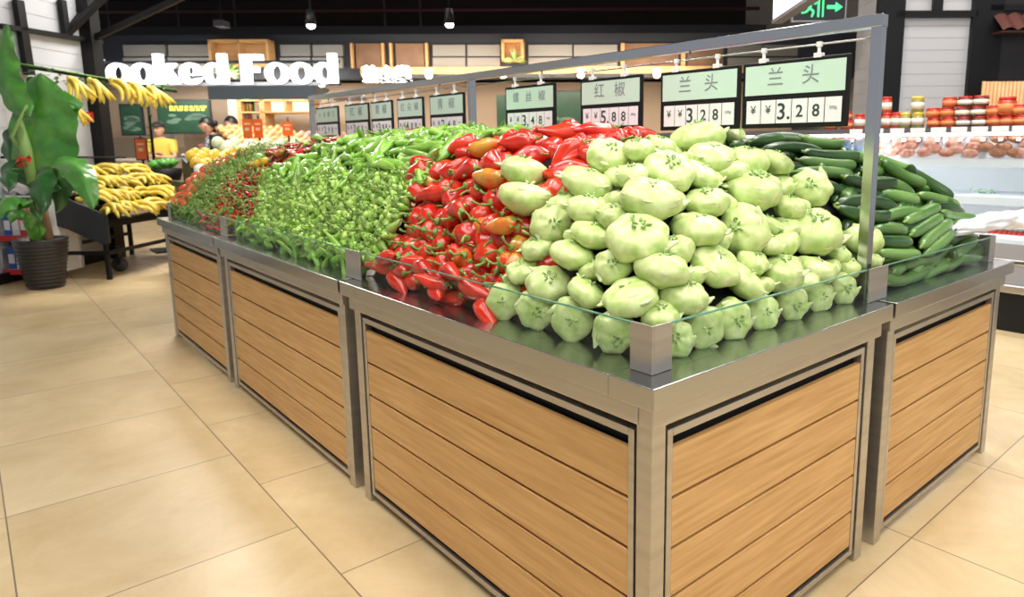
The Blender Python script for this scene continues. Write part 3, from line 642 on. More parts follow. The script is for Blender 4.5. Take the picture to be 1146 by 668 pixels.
for lv in (-.03, -.065):
    for p in scatter(60, lambda x, y: x > 1.08, (1.1, 1.98, .14, 1.2), .055, 0, int(100-lv*1000), lv):
        if p.z < H+.03: continue
        t = tangent(p, rc.gauss(.1, .35)); o = take(CP[rc.choice((0, 1, 1, 2))]); place(o, p, t, rc.uniform(0, 6), (.95, .95, .95))
        tag(o, 'cucumber buried in the heap beneath the top ones', 'cucumber', 'cucumbers filling the heap')

# clear plastic bag on the stand end
def bag():
    m = bpy.data.materials.new('clear_plastic_film'); m.use_nodes = True; nt = m.node_tree; N = nt.nodes; L = nt.links; b = N['Principled BSDF']
    b.inputs['Base Color'].default_value = (.90, .94, .98, 1); b.inputs['Roughness'].default_value = .3; b.inputs['Alpha'].default_value = .75; b.inputs['Coat Weight'].default_value = .5
    A = on(1066, 262, 'y', .10); B = on(1160, 244, 'y', .06)
    t = (B-A).normalized(); n = Vector((0, 1, 0)); Z = Vector((0, 0, 1)); Ln = (B-A).length
    def fn(i, j):
        th = 2*pi*j; R = (.030+.022*i)*min(1, .35+i*5)
        k = noise.noise(Vector((i*9, cos(th)*1.8, sin(th)*1.8)))*.016+noise.noise(Vector((i*3, cos(th)*9, sin(th)*9)))*.008
        c = A+t*Ln*i+Z*(.012*sin(i*4)+.01); return c+Z*(R+k)*sin(th)*.75+n*(R+k)*cos(th)*1.5
    mb = MB(); mb.grid(fn, 44, 30, closed=True); o = mb.build('plastic_bag', m)
    tag(o, 'crumpled clear plastic bag lying over the glass beyond the cucumbers', 'bag')
bag()

# ================================================================== SIGN RAIL AND PRICE SIGNS
RX = 1.04
rail = thing('sign_rail', 'polished steel rail on posts carrying the price signs above the produce', 'rail', (RX, 0, 0))
for y in (.098, 2.19, 4.317):
    MB().box(-.016, .016, y-.016, y+.016, .79, 1.60).build('post', STEELB, rail, bevel=.002)
MB().box(-.017, .017, .08, 4.335, 1.585, 1.620).build('top_bar', STEELB, rail, bevel=.002)
rod = MB(); rod.tube([(0, .11, 1.558), (0, 4.3, 1.558)], .0032, 8); rod.build('hanging_rod', STEELB, rail)
for y in (.78, 1.62, 2.5, 3.3, 4.0): MB().tube([(0, y, 1.555), (0, y, 1.588)], .004, 8).build('rod_hanger', STEELB, rail)
TR = (pi/2, 0, -pi/2)
YEN = [('\u00a5', .036), ('\u00a5', .036)]
def price_sign(y0, y1, z0, z1, name, digits, label, spaced):
    w = y1-y0; h = z1-z0; r = thing('price_sign', label, 'price sign', (RX-.004, (y0+y1)/2, z0), 0, 'price signs hanging from the rail')
    fr = MB(); t = .012
    fr.box(-.006, .006, -w/2, w/2, 0, h); fr.build('sign_frame', BLACK, r, bevel=.004)
    MB().box(-.0075, -.006, -w/2+.012, w/2-.012, h*.50, h-.012).build('name_card', MINT, r)
    card = r.children[-1]
    n = len(name); sz = .062 if n == 2 else .050; pitch = w*.33 if n == 2 else w*.26
    if n == 4: sz, pitch = .042, w*.2
    for i, ch in enumerate(name):
        text('character', ch, sz, card, (-.008, -(i-(n-1)/2)*pitch, h*.74), TR, INKG, .0003)
    cw = (w-.036)/6
    for i, (ch, s) in enumerate(YEN+digits+[('500g', .013)]):
        yy = w/2-.018-cw*(i+.5)
        c = MB().box(-.0075, -.006, yy-cw/2+.0016, yy+cw/2-.0016, .014, h*.42).build('digit_card', CARD, r)
        text('digit', ch, s, c, (-.008, yy, h*(.23 if s > .04 else .27)), TR, INK if s > .03 else INKG, .0003, .0006 if s > .04 else 0)
    for yy in (w*.30, -w*.22):
        k = MB(); k.box(-.012, .012, yy-.012, yy+.012, h-.004, h+.010); k.box(-.004, .004, yy-.004, yy+.004, h+.010, h+.040); k.box(-.006, .006, yy-.008, yy+.008, h+.028, h+.043); k.build('clip', PLASTIC, r, bevel=.001)
def dg(a, b, c): return [(a+'.', .072), (b, .052), (c, .052)]
ZT = 1.522; ZB = 1.312
price_sign(.172, .545, ZB, ZT, '兰头', dg('3', '2', '8'), 'large black-framed price sign nearest the end post, characters on mint card over 3.28', 1)
price_sign(.556, .908, ZB, ZT, '兰头', dg('3', '2', '8'), 'second black-framed price sign from the end post, reading 3.28', 1)
price_sign(1.002, 1.355, ZB+.01, ZT+.004, '红椒', dg('5', '8', '8'), 'black-framed price sign behind the red peppers, reading 5.88', 1)
price_sign(1.52, 1.89, ZB+.01, ZT+.008, '螺丝椒', dg('3', '4', '8'), 'black-framed price sign with three characters, reading 3.48', 1)
price_sign(2.25, 2.60, ZB+.01, ZT+.010, '青椒', dg('2', '4', '8'), 'black-framed price sign just past the middle rail post, reading 2.48', 1)
price_sign(2.67, 2.98, ZB+.01, ZT+.010, '红尖椒', dg('4', '8', '8'), 'black-framed price sign second past the middle rail post', 1)
price_sign(3.04, 3.33, ZB+.01, ZT+.010, '青椒', dg('3', '9', '8'), 'black-framed price sign third past the middle rail post', 1)
price_sign(3.36, 3.72, ZB+.01, ZT+.010, '红椒', dg('3', '9', '8'), 'black-framed price sign fourth past the middle rail post', 1)
price_sign(3.83, 4.22, ZB+.01, ZT+.010, '小米椒王', dg('2', '9', '8'), 'farthest black-framed price sign, close to the far rail post', 1)

# ================================================================== WHITE PANELLED WALL WITH BLACK TRUSS (hall frame)
SIDING = mat('white_siding', (.56, .58, .62), .5)
def siding_wall(name, fn, length, height, th=.06, pitch=.16):
    m = MB(); n = int(height/pitch)
    for k in range(n):
        z0 = k*pitch; m.box(0, length, 0, th, z0+.006, z0+pitch)
        m.box(0, length, .006, th, z0, z0+.006)
    return struct(m.build(name, SIDING, None, *fn))
def uvrot(a): return (0, 0, -YAW+a)
siding_wall('wall_left', (UV(-5.5, 3.58), uvrot(pi/2)), 4.2, 4.0)
ub = -5.46
tr = thing('wall_truss', 'black steel truss of posts and diagonals across the white panelled wall', 'truss', UV(0, 0), -YAW)
def bar(mb, a, b, w, d=.05):          # a, b: (u, v, z)
    a = Vector(a); b = Vector(b); t = (b-a).normalized(); s = Vector((1, 0, 0)) if abs(t.x) < .9 else Vector((0, 1, 0)); s = (s-t*s.dot(t)).normalized(); n = t.cross(s)
    vs = [p+s*i*d/2+n*j*w/2 for p in (a, b) for i, j in ((-1, -1), (1, -1), (1, 1), (-1, 1))]
    return mb.add(vs, [(3, 2, 1, 0), (4, 5, 6, 7), (0, 1, 5, 4), (1, 2, 6, 5), (2, 3, 7, 6), (3, 0, 4, 7)])
def wl(px, py):                       # point of the left wall's face on a sight line
    d = ray(px, py); t = (ub)/d.dot(_r0); w = d*t; return (ub, w.dot(_f0), CAM.z+w.z)
for nm, a, b, w in (('post', (20, 0), (33, 84), .09), ('beam', (0, 29), (113, 47), .045), ('post', (69, 0), (74, 38), .07), ('diagonal', (75, 38), (107, -4), .06), ('diagonal', (75, 38), (146, -4), .06)):
    A = wl(*a); B = wl(*b)
    if nm == 'diagonal' and b[0] > 120: B = (ub+.35, 7.9, 3.05)
    bar(MB(), A, B, w).build(nm, BLACK, tr)
bar(MB(), (ub+.02, 7.80, 0), (ub+.02, 7.80, 4.5), .16, .14).build('post', BLACK, tr)
bar(MB(), (ub+.02, 7.80, 2.42), (-3.95, 7.80, 3.05), .06).build('diagonal', BLACK, tr)
bar(MB(), (ub+.0, 4.5, .05), (ub+.0, 7.75, .05), .10).build('base_rail', BLACK, tr)

# ================================================================== BANANA RACK
YELB = mat('banana_skin', (.80, .56, .05), .38, col2=(.86, .72, .16), vscale=20, rand=.12); BTIP = mat('banana_tip', (.25, .28, .05), .6)
def bunch_proto(seed, n=6, hang=False):
    rd = random.Random(seed); m = MB()
    for k in range(n):
        a = (k-(n-1)/2)*.28; layer = (k % 2)*.035
        pts = []; rad = []
        for i in range(9):
            t = i/8; ang = -.35+t*1.75; R = .12+layer*.4
            x = R*(sin(ang)-sin(-.35)); z = -R*(cos(-.35)-cos(ang))*-1
            p = Vector((x*.95, 0, -(cos(-.35)-cos(ang))*R*1.0+layer)); q = Matrix.Rotation(a, 3, 'X') @ p
            pts.append(q+Vector((0, a*.06, 0))); rad.append(.0165*(.45+.55*sin(pi*min(1, .12+t*.85))**.5) if 0 < i < 8 else .007)
        m.tube(pts, rad, 6, 0); m.tube([pts[-1], pts[-1]+(pts[-1]-pts[-2])*.35], [.007, .004], 5, 1)
    m.tube([(-.035, 0, .03), (0, 0, .008)], [.018, .03], 6, 0)
    return m.build('banana_bunch', [YELB, BTIP])
BP = [bunch_proto(1, 6), bunch_proto(2, 7), bunch_proto(3, 5)]
rk = thing('banana_rack', 'black tiered steel rack against the white wall holding rows of banana bunches', 'rack', UV(-5.4, 6.45), -YAW)
# local: x towards the aisle (0..0.85), y along the wall (0..1.9)
RL = 1.6
MB().prism([(-.0, .62), (.05, .92), (.20, .92), (.86, .62), (.86, .36), (.80, .34), (.45, .50)], lambda a, b, d: (a, d, b), 0, .02).build('side_panel', BLUEBLACK, rk, bevel=.003, fix=True)
MB().prism([(-.0, .62), (.05, .92), (.20, .92), (.86, .62), (.86, .36), (.80, .34), (.45, .50)], lambda a, b, d: (a, d, b), RL-.02, RL).build('side_panel', BLUEBLACK, rk, bevel=.003, fix=True)
for k in range(4):
    zt = .56+.115*k; x1 = .86-.20*k
    s = MB(); s.box(x1-.22, x1, .02, RL-.02, zt-.02, zt); s.box(x1-.012, x1, .02, RL-.02, zt-.055, zt+.012); s.build('shelf', BLACK, rk, bevel=.002)
for x, y in ((.80, .03), (.80, RL-.05), (.02, .03), (.02, RL-.05)):
    MB().box(x-.018, x+.018, y-.018, y+.018, 0 if x > .5 else .0, .58).build('leg', BLACK, rk, bevel=.002)
MB().box(.0, .82, .02, .05, .24, .275).box(.80, .83, .02, RL-.02, .24, .275).box(.0, .03, .02, RL-.02, .24, .275).build('base_frame', BLACK, rk)
for y in (.45, 1.4):
    q = MB(); q.tube([(.62, y-.018, .075), (.62, y+.018, .075)], .075, 16); w = q.build('wheel', mat('caster_rubber', (.05, .05, .05), .5), rk); w.name = 'caster_wheel'
    MB().box(.605, .635, y-.03, y+.03, .08, .26).build('caster_fork', BLACK, rk)
fr = MB(); 
for y in (.1, RL+.5): fr.tube([(.05, y, .85), (.05, y, 1.98)], .016, 6)
fr.tube([(.05, -.15, 2.03), (.35, RL+.6, 1.93)], .018, 6); fr.tube([(.03, -.1, 1.17), (.03, RL, 1.14)], .014, 6)
fr.build('hanging_frame', BLACK, rk)
rnd = random.Random(2); FR = _r0; 
def rkp(x, y, z): return UV(-5.4+x, 6.45+y, z)
tiers = ['lowest', 'second', 'third', 'top']
bu = set()
def bunch(k):
    if k in bu: return copy_tree(BP[k])
    bu.add(k); return BP[k]
for t in range(4):
    n = 8
    for k in range(n):
        o = bunch(rnd.randrange(3)); x = .86-.20*t-.10; y = .13+k*(RL-.25)/(n-1)
        o.location = rkp(x, y, .56+.115*t+.075); o.rotation_euler = (rnd.uniform(-.15, .15), rnd.uniform(-.5, -.2), -YAW+rnd.uniform(-.5, .5)+(pi/2 if rnd.random() < .5 else 0)); o.scale = (1.32,)*3
        tag(o, f'yellow banana bunch on the {tiers[t]} tier of the rack, {ORD[k]} along from the potted plant'.replace('nearest along from', 'nearest to'), 'bananas', 'banana bunches on the rack')
for k, (px, py, lab) in enumerate(((82, 104, 'nearest the potted plant'), (104, 105, 'second from the potted plant'), (128, 104, 'third from the potted plant, before the black post'), (150, 108, 'fourth from the potted plant'), (170, 112, 'last of the hanging row'), (73, 131, 'hanging alone below the others'))):
    o = bunch(rnd.randrange(3)); u, z = pv(px, py, 7.0+(px-80)*.010); p = UV(u, 7.0+(px-80)*.010, z+.10); o.location = p
    o.rotation_euler = (.2, .45, -YAW-.3+rnd.uniform(-.3, .3)); o.scale = (1.35,)*3
    tag(o, 'yellow banana bunch hanging from the bar, '+lab, 'bananas', 'hanging banana bunches')
VINE = mat('vine_leaf', (.07, .22, .04), .5, col2=(.16, .36, .07), vscale=30)
vm = MB(); 
for k in range(120):
    t = rnd.random(); c = Vector((.05+.30*t, -.15+t*(RL+.7), 2.03-.10*t))+Vector((rnd.uniform(-.05, .05), rnd.uniform(-.05, .05), rnd.uniform(-.12, .04)))
    a = rnd.uniform(0, 6.28); e = Vector((cos(a), sin(a), rnd.uniform(-.6, .3)))*.035; f = Vector((-sin(a), cos(a), rnd.uniform(-.3, .3)))*.02
    vm.add([c-e, c-f, c+e, c+f], [(0, 1, 2, 3)])
for k in range(60):
    t = rnd.random(); c = Vector((.05, RL+.5, .9+1.1*t))+Vector((rnd.uniform(-.05, .05), rnd.uniform(-.05, .05), 0)); a = rnd.uniform(0, 6.28); e = Vector((cos(a), sin(a), -.4))*.035; f = Vector((-sin(a), cos(a), 0))*.02
    vm.add([c-e, c-f, c+e, c+f], [(0, 1, 2, 3)])
vm.tube([(.05, -.15, 2.05), (.2, RL*.5, 2.0), (.35, RL+.6, 1.95)], .008, 5)
v = vm.build('ivy_garland', VINE, None, UV(-5.4, 6.45), (0, 0, -YAW)); tag(v, 'green ivy garland wound round the bar of the hanging bananas', 'garland', None, 'stuff')
ORC = mat('orange_card', (.85, .16, .03), .4)
def tag_card(px, py, v, w, h, lab, m=ORC, pole=.0, frame=True):
    u, z = pv(px, py, v); r = thing('price_card', lab, 'price card', UV(u, v, z), -YAW)
    if frame: MB().box(-w/2-.012, w/2+.012, 0, .01, -h/2-.012, h/2+.012).build('card_frame', BLACK, r)
    MB().box(-w/2, w/2, -.004, 0, -h/2, h/2).build('card', m, r)
    mk = MB(); mk.box(-w*.32, w*.32, -.006, -.004, h*.20, h*.30); mk.box(-w*.25, w*.20, -.006, -.004, -h*.1, h*.06)
    mk.build('print', mat('card_print', (.95, .62, .35), .5), r)
    if pole: MB().tube([(0, .015, -h/2-pole), (0, .015, h/2+.05)], .012, 6).build('pole', BLACK, r)
tag_card(64.5, 152, 6.9, .11, .19, 'framed orange price card tilted on the banana rack rail beside the potted plant', pole=.15)
tag_card(97, 131, 7.2, .14, .10, 'small red card hanging on the white wall below the bananas', mat('red_card', (.75, .03, .03), .4), frame=False)
tag_card(158, 167, 8.6, .13, .25, 'orange price card on a black pole beside the man in yellow', pole=.5)

# ================================================================== POTTED PLANT
LEAF = mat('banana_leaf', (.045, .21, .030), .30, col2=(.12, .36, .06), vscale=6, coat=.35, bump=.2, bscale=14)
LEAFD = mat('dark_leaf', (.012, .075, .012), .3, col2=(.03, .14, .03), vscale=6, coat=.3)
TRK = mat('palm_trunk', (.22, .13, .06), .8, col2=(.42, .28, .14), vscale=14, stretch=(1, 1, .3), bump=.6, bscale=20)
SOIL = mat('dark_soil', (.03, .02, .012), .9)
pot_uv = (-4.93, 6.12)
pl = thing('potted_plant', 'tall potted banana plant with big glossy leaves in a black woven basket', 'plant', UV(*pot_uv), -YAW)
pr = [(0, 0), (.135, 0)]
for k in range(12): z = .02+k*.033; R = .14+.055*k/11; pr += [(R, z), (R+.012, z+.016), (R, z+.031)]
pr += [(.205, .43), (.21, .45), (.19, .45), (.18, .38), (0, .38)]
pm = MB().lathe(pr, 28); pb = pm.build('basket_pot', mat('black_woven_basket', (.02, .02, .022), .35, coat=.3, bump=.5, bscale=60), pl)
MB().lathe([(0, .385), (.18, .386), (.18, .39), (0, .41)], 16).build('soil', SOIL, pl)
for a, b, r in (((.06, .02, .38), (.03, .0, .86), .042), ((-.07, .03, .38), (-.13, .02, .80), .034), ((.0, .09, .38), (-.02, .06, 1.0), .038), ((.0, -.05, .38), (-.06, -.06, .62), .03)):
    a = Vector(a); b = Vector(b); MB().tube([a, (a+b)/2+Vector((.01, 0, 0)), b], [r*1.1, r, r*.85], 10).build('trunk', TRK, pl)
MB().tube([(0, .02, .85), (-.02, .0, 1.25), (-.04, 0, 1.5)], [.045, .05, .02], 10).build('leaf_sheath', mat('pale_sheath', (.25, .42, .12), .5), pl)
def pleaf(base, mid, tip, width, fold, m, nrmv=(0, -1, 0), wav=.02):
    base, mid, tip = map(Vector, (base, mid, tip)); N0 = Vector(nrmv)
    def fn(i, j):
        t = i; c = base*(1-t)**2+mid*2*t*(1-t)+tip*t*t; d = (base*(-2*(1-t))+mid*(2-4*t)+tip*2*t).normalized()
        s = d.cross(N0).normalized(); n = s.cross(d)
        w = width*(max(0, 1-abs(2*min(1, t**.85)-1)**3.2))**.8*.5; k = (j-.5)*2
        return c+s*w*k*.5+n*(-abs(k)*fold*w+wav*sin(t*22+k*3)*abs(k))
    g = MB(); g.grid(fn, 20, 8); return g.build('leaf', m, pl)
def lp(px, py, dv=0.): u, z = pv(px, py, pot_uv[1]+dv); return (u-pot_uv[0], dv, z)
pleaf(lp(46, 205), lp(38, 150), lp(46, 82), 1.2, .12, LEAF, (0, -1, 0))
pleaf(lp(40, 190, .1), lp(95, 60, .2), lp(66, 150, .2), 0.42, .2, LEAF, (.3, -1, .3))
pleaf(lp(34, 130, -.1), lp(-14, 90, -.1), lp(8, 28, -.1), .50, .15, LEAF, (0, -1, 0))
pleaf(lp(45, 200, -.1), lp(86, 150, -.25), lp(104, 236, -.35), 0.44, .25, LEAF, (.4, -1, .7))
pleaf(lp(40, 215, -.1), lp(40, 165, -.3), lp(46, 242, -.35), 0.47, .2, LEAFD, (0, -1, .6))
pleaf(lp(46, 215, 0), lp(75, 175, .1), lp(62, 240, .1), 0.42, .2, LEAFD, (.2, -1, .3))
pleaf(lp(36, 210, 0), lp(0, 165, -.1), lp(10, 215, -.2), 0.39, .2, LEAFD, (0, -1, .5))
pleaf(lp(36, 232, -.2), lp(10, 200, -.45), lp(-12, 250, -.5), 0.39, .2, LEAF, (0, -1, .8))
pleaf(lp(38, 268, -.15), lp(30, 240, -.4), lp(2, 232, -.45), 0.29, .2, LEAF, (0, -.8, .8))
pleaf(lp(42, 275, -.12), lp(50, 250, -.2), lp(30, 224, -.2), 0.13, .2, LEAF, (0, -1, .2))
pleaf(lp(30, 170, .1), lp(0, 130, .1), lp(14, 190, .1), 0.44, .2, LEAFD, (0, -1, .2))
pleaf(lp(44, 195, .1), lp(36, 140, .2), lp(28, 110, .2), 0.33, .2, LEAFD, (0, -1, .2))
pleaf(lp(34, 150, .1), lp(20, 90, .1), lp(40, 86, .05), 0.16, .2, LEAFD, (0, -1, .2))
MB().tube([(-.03, 0, 1.2), (-.09, -.05, 1.35), lp(30, 118, -.1)], [.022, .016, .012], 6).build('leaf_stalk', mat('pale_sheath', (.25, .42, .12), .5), pl)
bow = MB()
for sx, sz in ((-1, 1), (1, 1), (-1, -1), (1, -1)): bow.add([(.0, -.06, 1.16), (sx*.07, -.08, 1.16+sz*.035), (sx*.06, -.05, 1.16)], [(0, 1, 2)]); bow.add([(.0, -.07, 1.15), (sx*.05, -.09, 1.10), (sx*.02, -.07, 1.08)], [(0, 1, 2)])
bow.tube([(-.05, -.06, 1.17), (.05, -.06, 1.15)], .012, 6); bow.build('red_ribbon', mat('red_ribbon', (.7, .05, .02), .5), pl)

# drinks shelf at the wall
REDM = mat('red_metal', (.62, .04, .04), .35)
ds = thing('drinks_shelf', 'low white and red shelf unit with packs, behind the potted plant', 'shelf', UV(-5.52, 6.36), -YAW)
MB().box(0, .5, .35, .38, .08, .80).box(0, .02, 0, .38, .08, .80).box(.48, .5, 0, .38, .08, .80).build('frame', WHITE, ds)
for z in (.12, .44): 
    MB().box(.02, .48, 0, .35, z-.02, z).build('shelf_board', WHITE, ds); MB().box(0, .5, -.02, 0, z-.045, z+.005).build('shelf_edge', REDM, ds)
MB().box(0, .5, 0, .38, .80, .815).build('top_panel', WHITE, ds)
for row, z in (('lower', .12), ('upper', .44)):
    for k in range(6):
        c = ((.05, .12, .45), (.75, .76, .8), (.6, .04, .05))[k % 3]; b = MB().box(-.034, .034, -.03, .03, 0, .19); b.prism([(-.03, .19), (.03, .19), (0, .225)], lambda a, bb, d: (a, d, bb), -.034, .034)
        lb = ('blue', 'white', 'red')[k % 3]; r = thing('drink_carton', f'{lb} drink carton on the {row} shelf, {ORD[5-k]} one from the basket pot'.replace('nearest one from', 'nearest to'), 'carton', UV(-5.52+.06+k*.077, 6.44, z+.001), -YAW, 'drink cartons on the low shelf')
        b.build('box', mat('carton_'+lb, c, .4), r, fix=True); MB().box(-.028, .028, -.032, -.030, .05, .14).build('label_band', mat('carton_band', (.85, .85, .88), .4), r)
bd = MB(); bd.grid(lambda i, j: (.04+.42*i, .16+.11*cos(2*pi*j)*(.6+.4*sin(pi*i)), .885+.07*sin(2*pi*j)*(.5+.5*sin(pi*i))+.012*sin(17*i+6*j)), 16, 14, closed=True)
o = bd.build('wrapped_bundle', mat('pinkish_wrap', (.85, .62, .62), .5, col2=(.9, .88, .9), vscale=10), None, UV(-5.52, 6.36, -.005), (0, 0, -YAW)); tag(o, 'white and pink wrapped bundle lying on top of the low drinks shelf', 'bundle')

# ================================================================== SHOP FRONT (hall frame, v = 13)
VS = 13.0
OFFW = mat('offwhite_panel', (.24, .225, .20), .6); WOODD = mat('brown_wood_panel', (.16, .085, .045), .6, col2=(.22, .12, .06), vscale=4); WOODO = mat('honey_wood', (.55, .29, .10), .5, col2=(.65, .37, .15), vscale=5, stretch=(1, 1, 6))
BEIGE = mat('beige_wall', (.62, .47, .34), .6); SLATE = mat('dark_frame', (.012, .014, .02), .5)
def rect(px0, py0, px1, py1, v): 
    a = pv(px0, py0, v); b = pv(px1, py1, v); return min(a[0], b[0]), max(a[0], b[0]), min(a[1], b[1]), max(a[1], b[1])
def slab(name, r, v, th, m, parent=None, **k):
    u0, u1, z0, z1 = r; mb = MB().box(u0, u1, v, v+th, z0, z1)
    return mb.build(name, m, parent, (0, 0, 0) if parent else UV(0, 0), (0, 0, 0) if parent else UVROT, **k)
struct(slab('wall_shop', (-12, 4.3, 0, 2.55), VS+1.6, .1, BEIGE))
struct(slab('trim_1', (-12, 7, 2.50, 3.30), VS+.16, .3, SLATE))
up = thing('shop_fascia', 'dark upper fascia with off-white panels and wooden boxes above the food counters', 'fascia', UV(0, 0), -YAW)
zt = lambda y: pv(500, y, VS)[1]
for (x0, x1, nx) in ((133, 234, 2), (310, 383, 2), (482, 560, 2), (590, 692, 2), (815, 895, 2)):
    for i in range(nx):
        for (a, b) in ((49.5, 62), (64, 75.5)):
            q0 = x0+(x1-x0)*i/nx+1; q1 = x0+(x1-x0)*(i+1)/nx-1
            slab('infill_panel', rect(q0, a, q1, b, VS), VS+.08, .08, OFFW, up)
for (x0, x1) in ((396, 426), (441, 474), (696, 760), (770, 810)): slab('brown_panel', rect(x0, 48, x1, 76, VS), VS+.08, .08, WOODD, up)
for x in (393, 428, 437, 477, 697, 765): slab('wood_strip', rect(x-2, 48, x+2, 76, VS), VS+.02, .1, WOODO, up)
for (x0, x1, y1) in ((237, 306, 75), (562, 587, 70)):
    u0, u1, z0, z1 = rect(x0, 45.5, x1, y1, VS); t = .05; b = MB()
    b.box(u0, u1, VS-.15, VS+.1, z1-t, z1).box(u0, u1, VS-.15, VS+.1, z0, z0+t).box(u0, u0+t, VS-.15, VS+.1, z0, z1).box(u1-t, u1, VS-.15, VS+.1, z0, z1).box(u0, u1, VS+.08, VS+.12, z0, z1)
    if x1-x0 > 40: b.box((u0+u1)/2-.02, (u0+u1)/2+.02, VS-.15, VS+.1, z0, z1)
    b.build('wood_box', WOODO, up)
def spiky(name, px, py, v, r, lab, n=26):
    u, z = pv(px, py, v); m = MB(); rd = random.Random(int(px))
    for k in range(n):
        a = rd.uniform(0, 6.28); e = rd.uniform(-.3, 1.3); d = Vector((cos(a)*cos(e), sin(a)*cos(e)*.6, sin(e)))*r*rd.uniform(.6, 1); s = Vector((-sin(a), cos(a), 0))*.02
        m.add([(0, 0, 0), d*.5+s+Vector((0, 0, .02)), d, d*.5-s+Vector((0, 0, .02))], [(0, 1, 2, 3)])
    o = m.build(name, mat('spiky_leaf', (.22, .36, .10), .5, col2=(.4, .48, .2), vscale=9), None, UV(u, v, z), UVROT); tag(o, lab, 'plant')
spiky('air_plant', 256, 84, 12.6, .32, 'spiky green plant mounted between the two words of the lit sign', 60)
spiky('air_plant', 575, 68, 12.8, .26, 'green plant in the small wooden box of the fascia', 40)
# wooden soffit with spot lamps
struct(slab('trim_2', rect(405, 76, 905, 84, VS), VS-.1, .4, WOODO)); struct(slab('trim_3', rect(405, 84, 905, 86.5, VS), VS-.12, .1, SLATE))
LAMPE = mat('lamp_glow', (1, .9, .75), .4, emit=(1, .82, .6), es=14); LAMPW = mat('lamp_glow_white', (1, 1, 1), .4, emit=(.95, .97, 1), es=22)
for px, py, lab in ((480, 84, 'small lit spot lamp nearest the white characters under the wooden soffit'), (563, 83, 'lit spot lamp under the wooden soffit above the dark green door'), (650, 83, 'lit spot lamp under the wooden soffit left of the middle mint sign'.replace('left of', 'behind')), (735, 83, 'lit spot lamp under the soffit behind the gap between price signs'), (360, 93, 'lit spot lamp under the last letter of the lit sign')):
    u, z = pv(px, py, VS-.3); r = thing('spot_lamp', lab, 'lamp', UV(u, VS-.3, z), -YAW); MB().lathe([(0, .10), (.07, .10), (.08, .0), (.07, 0), (.0, .01)], 14).build('housing', WHITE, r); MB().grid(lambda i, j: (.06*sin(pi*i)*cos(2*pi*j), .06*sin(pi*i)*sin(2*pi*j), -.05*cos(pi*i)-.02), 8, 12, closed=True).build('bulb', LAMPE, r)
# left shop: menu boards, pillars, canopy, shelves, counter
struct(slab('trim_4', rect(238, 104, 257, 165, VS), VS+.5, .5, mat('pink_beige', (.66, .46, .38), .6)))
struct(slab('trim_5', rect(162, 108, 172, 165, VS), VS+.7, .3, mat('white_pillar', (.8, .78, .74), .5)))  # white pillar, one even colour
GRB = mat('green_board', (.010, .042, .018), .4, col2=(.016, .06, .03), vscale=3); YTXT = mat('yellow_print', (.75, .70, .08), .5); PTXT = mat('pale_print', (.10, .17, .12), .6)
def board(px0, py0, px1, py1, v, lab, seed, lines=True):
    u0, u1, z0, z1 = rect(px0, py0, px1, py1, v); r = thing('menu_board', lab, 'menu board', UV((u0+u1)/2, v, (z0+z1)/2), -YAW); w = (u1-u0)/2; h = (z1-z0)/2
    MB().box(-w-.03, w+.03, .01, .05, -h-.03, h+.03).build('board_frame', SLATE, r); MB().box(-w, w, 0, .012, -h, h).build('board_face', GRB, r)
    rd = random.Random(seed); t = MB()
    if lines:
        for k, zz in enumerate((.62, .44)):
            x = -w*.55
            while x < w*.75: q = rd.uniform(.05, .13); t.box(x, x+q, -.006, 0, h*zz-.02, h*zz+.02); x += q+.03
        t.build('yellow_lettering', YTXT, r)
    p = MB()
    for k in range(7):
        a = rd.uniform(.05, .11); cx = rd.uniform(-w+a*1.6, w-a*1.6); cz = rd.uniform(-h*.75, h*.15)
        p.add([(cx+a*1.5*cos(q*pi/6), -.004, cz+a*.5*sin(q*pi/6)) for q in range(12)], [tuple(range(12))])
    p.build('chalk_drawing', PTXT, r)
board(176, 113, 236, 148, VS+.4, 'green chalk menu board with yellow lettering behind the man in yellow', 4)
board(134, 118, 160, 150, VS+.4, 'narrow green chalk board beside the black post of the white wall', 5, False)
board(592, 103, 651, 150, VS+.3, 'dark green chalk board behind the gap between price signs', 6, False)
o = slab('green_door', rect(553, 105, 567, 160, VS), VS+.3, .06, GRB); tag(o, 'narrow dark green door panel in the beige wall past the middle rail post', 'door')
u0, u1, z0, z1 = rect(232, 96, 352, 111, 12); cn = MB(); cn.prism([(0, z1), (.7, z1), (.7, z1-.05), (0, z0)], lambda a, b, d: (d, 12+a, b), u0, u1)
o = cn.build('extraction_hood', mat('grey_hood', (.16, .19, .21), .3, .5), None, UV(0, 0), UVROT, fix=True); tag(o, 'long grey metal extraction hood under the lit sign', 'hood')
uu, zz = pv(392, 108, 11.5); o = MB().lathe([(0, .16), (.12, .15), (.22, .09), (.27, 0), (.25, 0), (0, .05)], 20).build('dome_lamp', mat('grey_dome', (.4, .38, .4), .3, .7), None, UV(uu, 11.5, zz-.06)); tag(o, 'grey metal dome lamp behind the far price signs', 'lamp')
wr = thing('wall_shelf_unit', 'wooden wall shelves with a bright display behind, under the extraction hood', 'shelf', UV(0, 0), -YAW)
u0, u1, z0, z1 = rect(258, 110, 348, 165, VS); zz2 = pv(300, 124, VS)[1]
b = MB(); b.box(u0, u1, VS+.2, VS+.6, z1-.04, z1).box(u0, u1, VS+.2, VS+.6, zz2-.03, zz2)
for q in (0, .02, .30, .33, .62, .98): b.box(u0+(u1-u0)*q, u0+(u1-u0)*q+.05, VS+.2, VS+.6, zz2 if q > .35 else z0, z1)
b.box(u0, u0+(u1-u0)*.30, VS+.2, VS+.6, zz2-.5, zz2-.45); b.build('shelves', WOODO, wr)
